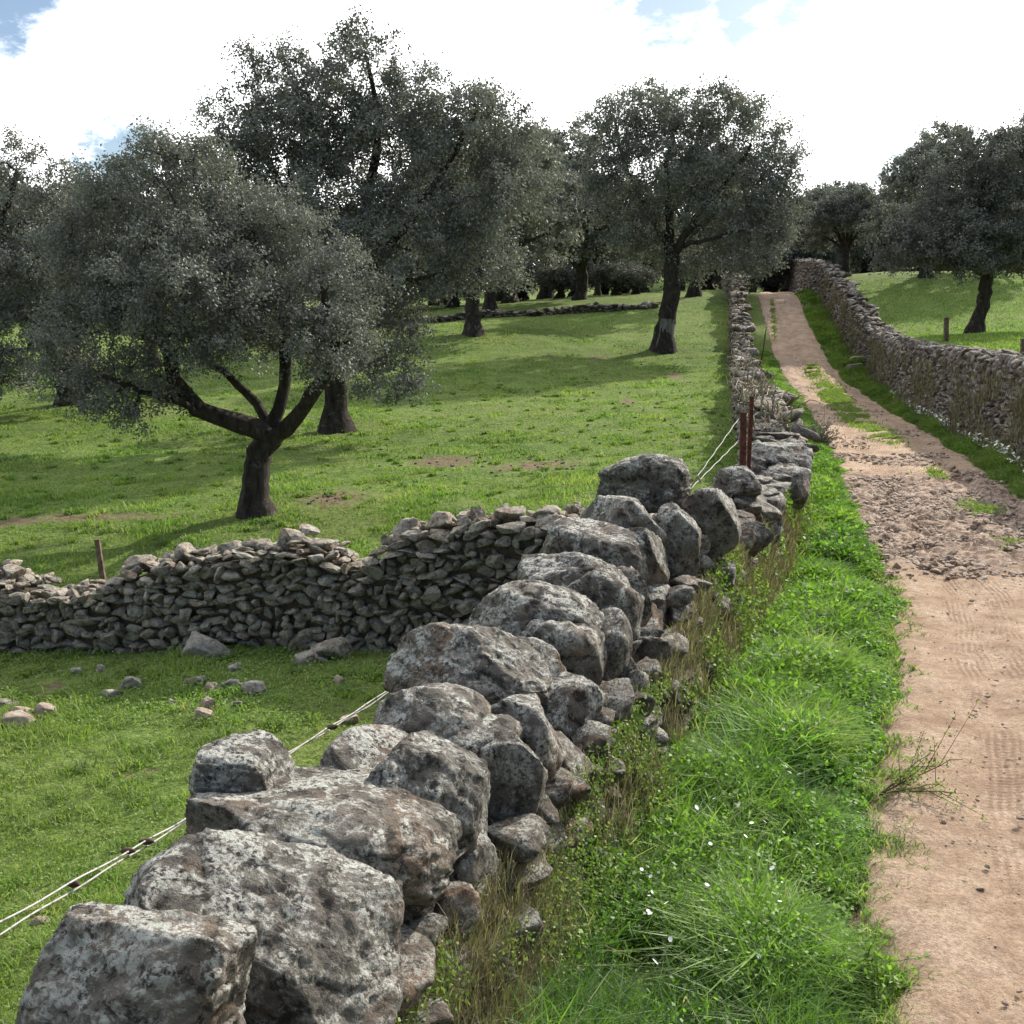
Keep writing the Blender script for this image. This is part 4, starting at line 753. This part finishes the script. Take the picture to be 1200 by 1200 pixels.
# T2: tall oak behind it
b = hit(395, 506); g1 = lambda px, py, dY=0: rel(b, px, py, dY)
t2 = make_tree(2, [(0, 0, 0), g1(394, 470), g1(395, 430), g1(405, 370)], (.36, .27),
   [([g1(405, 375), g1(412, 330), g1(420, 280, .5), g1(440, 210, .5), g1(445, 130, .3), g1(430, 70)], .25, .05), ([g1(408, 345), g1(440, 315, -.6), g1(490, 250, -1), g1(530, 180, -1), g1(560, 130, -1)], .16, .05),
    ([g1(405, 360), g1(370, 310, .8), g1(340, 250, 1), g1(310, 180, .5), g1(290, 130, .5)], .17, .05), ([g1(405, 370), g1(430, 350, -1.2), g1(470, 330, -1.8), g1(520, 320, -2)], .12, .04), ([g1(404, 362), g1(360, 340, -1), g1(320, 310, -1.6), g1(290, 290, -2)], .12, .04)],
   plobes(b, [(425, 80, 50, 48, 0, 1.1), (330, 92, 42, 36, .5, .9), (275, 140, 34, 30, .3, .8), (340, 165, 70, 60, 0, 1.5), (430, 180, 85, 75, .5, 1.8), (510, 105, 42, 30, -.5, 1), (560, 140, 48, 40, -.8, 1.1), (540, 225, 75, 65, -1, 1.6), (600, 190, 40, 45, -.5, 1), (470, 300, 90, 65, -1.2, 1.8), (380, 280, 85, 70, -1, 1.8), (310, 260, 65, 60, .5, 1.5), (440, 390, 60, 45, -1.5, 1.), (455, 445, 40, 25, -1.8, .7), (385, 130, 55, 50, 0, 1.2), (290, 190, 55, 45, 0, 1.2), (240, 225, 45, 40, .8, 1.1), (470, 150, 50, 40, 0, 1.2), (395, 230, 70, 50, .6, 1.5), (560, 300, 50, 45, -1, 1.2), (380, 400, 50, 40, 1.6, 1.)]),
   470, 180000, .092, .66, mat=OAK[0])
place_tree(t2, b, 'tallest holm oak with a straight trunk and high broken crown, behind the low forked oak')
# T3: oak by the lane wall
b = hit(776, 411); g1 = lambda px, py, dY=0: rel(b, px, py, dY)
t3 = make_tree(3, [(0, 0, 0), g1(779, 385), g1(786, 345), g1(787, 300)], (.42, .33),
   [([g1(787, 305), g1(786, 260), g1(780, 210, .5), g1(790, 150, .5)], .26, .07), ([g1(788, 300), g1(810, 262, -1), g1(850, 215, -1.5), g1(880, 170, -1)], .2, .06), ([g1(786, 290), g1(760, 250, 1), g1(730, 190, 1), g1(720, 140, 1)], .18, .06), ([g1(790, 290), g1(830, 280, -1.5), g1(870, 270, -2)], .15, .05)],
   plobes(b, [(765, 135, 55, 32, 0, 1.8), (830, 128, 55, 26, 0, 1.8), (715, 155, 30, 38, 0, 1.2), (770, 200, 70, 50, 0, 2.2), (870, 165, 45, 42, 0, 1.6), (850, 225, 65, 50, -.5, 2), (910, 195, 30, 30, 0, 1.2), (905, 245, 34, 45, 0, 1.4), (740, 260, 45, 45, .5, 1.6), (800, 290, 55, 32, 1, 1.6), (880, 290, 38, 32, -1, 1.4), (700, 205, 16, 22, 0, .8)]),
   340, 95000, .135, .9, mat=OAK[1])
place_tree(t3, b, 'broad holm oak with a pale scarred trunk standing alone beside the left lane wall')
p = hit(776, 411)
# pale stripped bark on its lower trunk
V, Fq = tube([g1(776, 408), g1(779, 392), g1(781, 374)], [.50, .43, .41], 16); V += (V*[1, 1, 0]*.0); 
th_ok = [f for f in Fq if (V[f].mean(0)-(g1(779, 392)))@np.array([.75, -.65, 0]) > .02]
tr_ = [o for o in bpy.data.objects if o.get('label', '').startswith('broad holm oak with a pale')][0]
obj('stripped_bark', mesh_np('stripped_bark', V, np.array(th_ok), PALEBARK), tr_)
# T5: oak mostly beyond the left frame edge
b = hit(-70, 500); g1 = lambda px, py, dY=0: rel(b, px, py, dY)
t5 = make_tree(6, [(0, 0, 0), g1(-68, 460), g1(-62, 420), g1(-60, 385)], (.34, .28),
   [([g1(-60, 390), g1(-30, 330), g1(0, 270), g1(20, 200)], .2, .05), ([g1(-62, 400), g1(-20, 410, -.5), g1(30, 412, -1), g1(72, 398, -1.2)], .13, .05), ([g1(-60, 390), g1(-100, 330), g1(-130, 280)], .18, .05)],
   plobes(b, [(20, 190, 42, 26, 0, .9), (-50, 210, 60, 45, .5, 1.4), (20, 260, 60, 45, .3, 1.4), (85, 250, 48, 45, 0, 1.2), (40, 330, 75, 50, -.5, 1.6), (-50, 320, 80, 60, 0, 1.6), (20, 400, 60, 38, -1, 1.2), (105, 320, 45, 45, .5, 1.1), (-130, 290, 60, 70, 0, 1.4), (-90, 390, 60, 40, .5, 1.2), (0, 440, 40, 22, -1, .8)]),
   300, 100000, .085, .6, mat=OAK[0])
place_tree(t5, b, 'holm oak at the far left edge, most of its crown cut by the frame')
# T7: leaning oak in the right meadow
b = hit(1142, 392); g1 = lambda px, py, dY=0: rel(b, px, py, dY)
t7 = make_tree(4, [(0, 0, 0), g1(1147, 370), g1(1154, 345), g1(1156, 320)], (.28, .22),
   [([g1(1156, 325), g1(1150, 290), g1(1145, 240), g1(1160, 190)], .18, .06), ([g1(1156, 322), g1(1120, 300, -1), g1(1080, 285, -1.5)], .13, .05), ([g1(1156, 318), g1(1190, 290, .8), g1(1225, 250, 1)], .14, .05)],
   plobes(b, [(1160, 195, 52, 42, 0, 1.4), (1200, 180, 45, 30, .5, 1.3), (1125, 240, 50, 45, 0, 1.5), (1180, 250, 70, 55, 0, 1.8), (1085, 285, 42, 28, -.8, 1.2), (1135, 290, 60, 32, -1, 1.5), (1200, 295, 55, 28, 0, 1.4), (1240, 230, 50, 50, .5, 1.4), (1055, 290, 30, 24, -.5, .9), (1050, 262, 26, 24, .4, .9)]),
   270, 85000, .11, .68, mat=OAK[2])
place_tree(t7, b, 'dense dark holm oak with a leaning trunk in the right-hand meadow')
# generic oaks
def generic(seed, ht, rad, th, nl=34000, leaf=.19, mat=OAK[0], ncl=150, airy=1.):
    r = np.random.default_rng(seed); lobes = []; n_ = r.integers(9, 13); limbs = []; top = np.array([r.normal()*.25, r.normal()*.25, th])
    for k in range(n_):
        a = k/n_*6.283*1.618*2+r.normal()*.3; e = r.uniform(.05, 1); rr_ = rad*math.cos(e*1.35)*r.uniform(.55, .8); c = np.array([math.cos(a)*rr_, math.sin(a)*rr_, th+.9+(ht-th-1.8)*e]); s = rad*r.uniform(.28, .42)*airy
        lobes.append((*c, s, s, s*.72))
        if k < 6: limbs.append(([top-[0, 0, .2], top+(c-top)*.45+[0, 0, .2], c], r.uniform(.12, .2), .05))
    lobes.append((0, 0, (th+ht)/2, rad*.6, rad*.6, (ht-th)*.33))
    return make_tree(seed, [(0, 0, 0), (r.normal()*.1, r.normal()*.1, th*.5), top], (.34, .27), limbs, lobes, ncl, nl, leaf, .80, mat=mat)
G = [generic(41, 8.5, 4.6, 2.3, mat=OAK[1]), generic(42, 7.2, 4.3, 2.0, mat=OAK[0]), generic(43, 9.5, 4.4, 2.8, mat=OAK[2]), generic(44, 6.5, 4.6, 1.7, mat=OAK[0]), generic(45, 8.8, 4.2, 2.5, 26000, mat=OAK[1], airy=.85)]
SPEC = [  # px of trunk, Y, crown top py, mesh, label
 (555, 50, 125, 0, 'silvery-leaved holm oak with a stout dark trunk, on the meadow behind the tallest oak'),
 (75, 34, 185, 1, 'round-headed holm oak between the far-left oak and the low forked oak'),
 (176, 44, 175, 2, 'dark holm oak seen just behind the crown of the low forked oak'),
 (812, 64, 150, 2, 'holm oak with a thick dark trunk directly behind the scarred oak'),
 (1082, 62, 138, 4, 'airy-topped holm oak rising behind the dense dark oak on the right'),
 (1195, 66, 118, 4, 'tall holm oak partly hidden at the upper right edge'),
 (988, 66, 203, 1, 'round holm oak just right of the road crest behind the wall'),
 (680, 68, 190, 3, 'low-forked holm oak between the silvery oak and the scarred oak, far edge of meadow'),
 (598, 72, 165, 1, 'slender-trunked holm oak just right of the silvery oak'),
 (575, 62, 150, 2, 'dark-trunked holm oak touching the silvery oak from behind'),
 (640, 84, 140, 0, 'holm oak whose top shows above the gap between the tall oak and the scarred oak')]
r = np.random.default_rng(99); used = 0
def put(px, Yt, topy, gi, lab, grp=None):
    x = at(px, 380, Yt)[0]; z = Hs(x, Yt); ht = at(px, topy, Yt)[2]-z; gh = [8.7, 7.5, 9.7, 6.9, 9.0][gi]; s = ht/gh
    place_tree(G[gi], (x, Yt, z), lab, grp, s, r.uniform(0, 6.28))
for (px, Yt, topy, gi, lab) in SPEC: put(px, Yt, topy, gi, lab)
ords = ['first', 'second', 'third', 'fourth', 'fifth', 'sixth', 'seventh', 'eighth', 'ninth', 'tenth', 'eleventh', 'twelfth', 'thirteenth', 'fourteenth', 'fifteenth', 'sixteenth', 'seventeenth', 'eighteenth', 'nineteenth', 'twentieth']
row1 = [(-60, 74, 230), (40, 78, 240), (130, 72, 235), (215, 80, 230), (300, 74, 235), (380, 82, 240), (450, 74, 232), (520, 80, 238), (700, 86, 232), (752, 80, 228), (860, 88, 218), (905, 80, 232), (942, 80, 214), (1032, 78, 210), (1075, 92, 215), (1130, 84, 218), (1190, 90, 210), (1255, 80, 215)]
for k, (px, Yt, ty) in enumerate(row1): put(px, Yt, ty+r.integers(-6, 7), [0, 1, 3, 2, 1][k % 5], ords[k]+' oak from the left in the dark tree line at the top of the hill', 'oaks of the far tree line')
LOW = [generic(61, 7.5, 5.0, 1.2, 30000, .26, OAK[0], 120), generic(62, 8.2, 5.4, 1.3, 30000, .26, OAK[2], 120)]
row2 = np.linspace(-160, 1360, 20)
for k, px in enumerate(row2): put(px+r.normal()*12, 106+r.uniform(-8, 12), 250+r.integers(-10, 10), [3, 1, 0, 3][k % 4], ords[k]+' oak from the left in the middle row beyond the hilltop', 'oaks beyond the hilltop')
row3 = np.linspace(-170, 1370, 20)
for k, px in enumerate(row3):
    Yt = 150+r.uniform(-12, 14); x = at(px+r.normal()*10, 380, Yt)[0]; place_tree(LOW[k % 2], (x, Yt, Hs(x, Yt)), ords[k]+' low dark oak from the left in the hindmost row on the far slope', 'oaks on the far slope', r.uniform(1.1, 1.5), r.uniform(0, 6.28))
BUSH = generic(300, 2.6, 2.0, .25, 6000, .16, OAK[2], 34)
for k, px in enumerate(np.linspace(-60, 1260, 34)):
    Yt = 92+r.uniform(-6, 8); x = at(px+r.normal()*8, 350, Yt)[0]
    place_tree(BUSH, (x, Yt, Hs(x, Yt)), '%s bush from the left in the dark undergrowth band under the far oaks' % ('%d%s' % (k+1, {1: 'st', 2: 'nd', 3: 'rd'}.get((k+1) % 10 if (k+1)//10 != 1 else 0, 'th'))), 'undergrowth bushes under the far oaks', r.uniform(1.2, 1.9), r.uniform(0, 6.28), 'bush')
for k, (px, Yt, sc_) in enumerate([(898, 80, 1.1), (925, 84, 1.3), (950, 78, 1.0), (722, 74, 1.), (655, 76, 1.), (745, 72, .8), (530, 74, 1.1), (1010, 80, 1.3), (610, 80, 1.2), (830, 78, 1.2)]):
    x = at(px, 350, Yt)[0]
    place_tree(BUSH, (x, Yt, Hs(x, Yt)), ['left one of three bushes closing the view at the road crest', 'middle one of three bushes closing the view at the road crest', 'right one of three bushes closing the view at the road crest', 'dark bush right of the low-forked oak at the meadow edge', 'bush left of the low-forked oak at the meadow edge', 'low bush behind the scarred oak at the meadow edge', 'bush behind the low far wall left of the silvery oak trunk', 'bush beyond the right lane wall near the crest', 'bush right of the silvery oak trunk behind the low far wall', 'bush behind the top end of the left lane wall'][k], 'bushes along the hilltop', sc_, r.uniform(0, 6.28), 'bush')
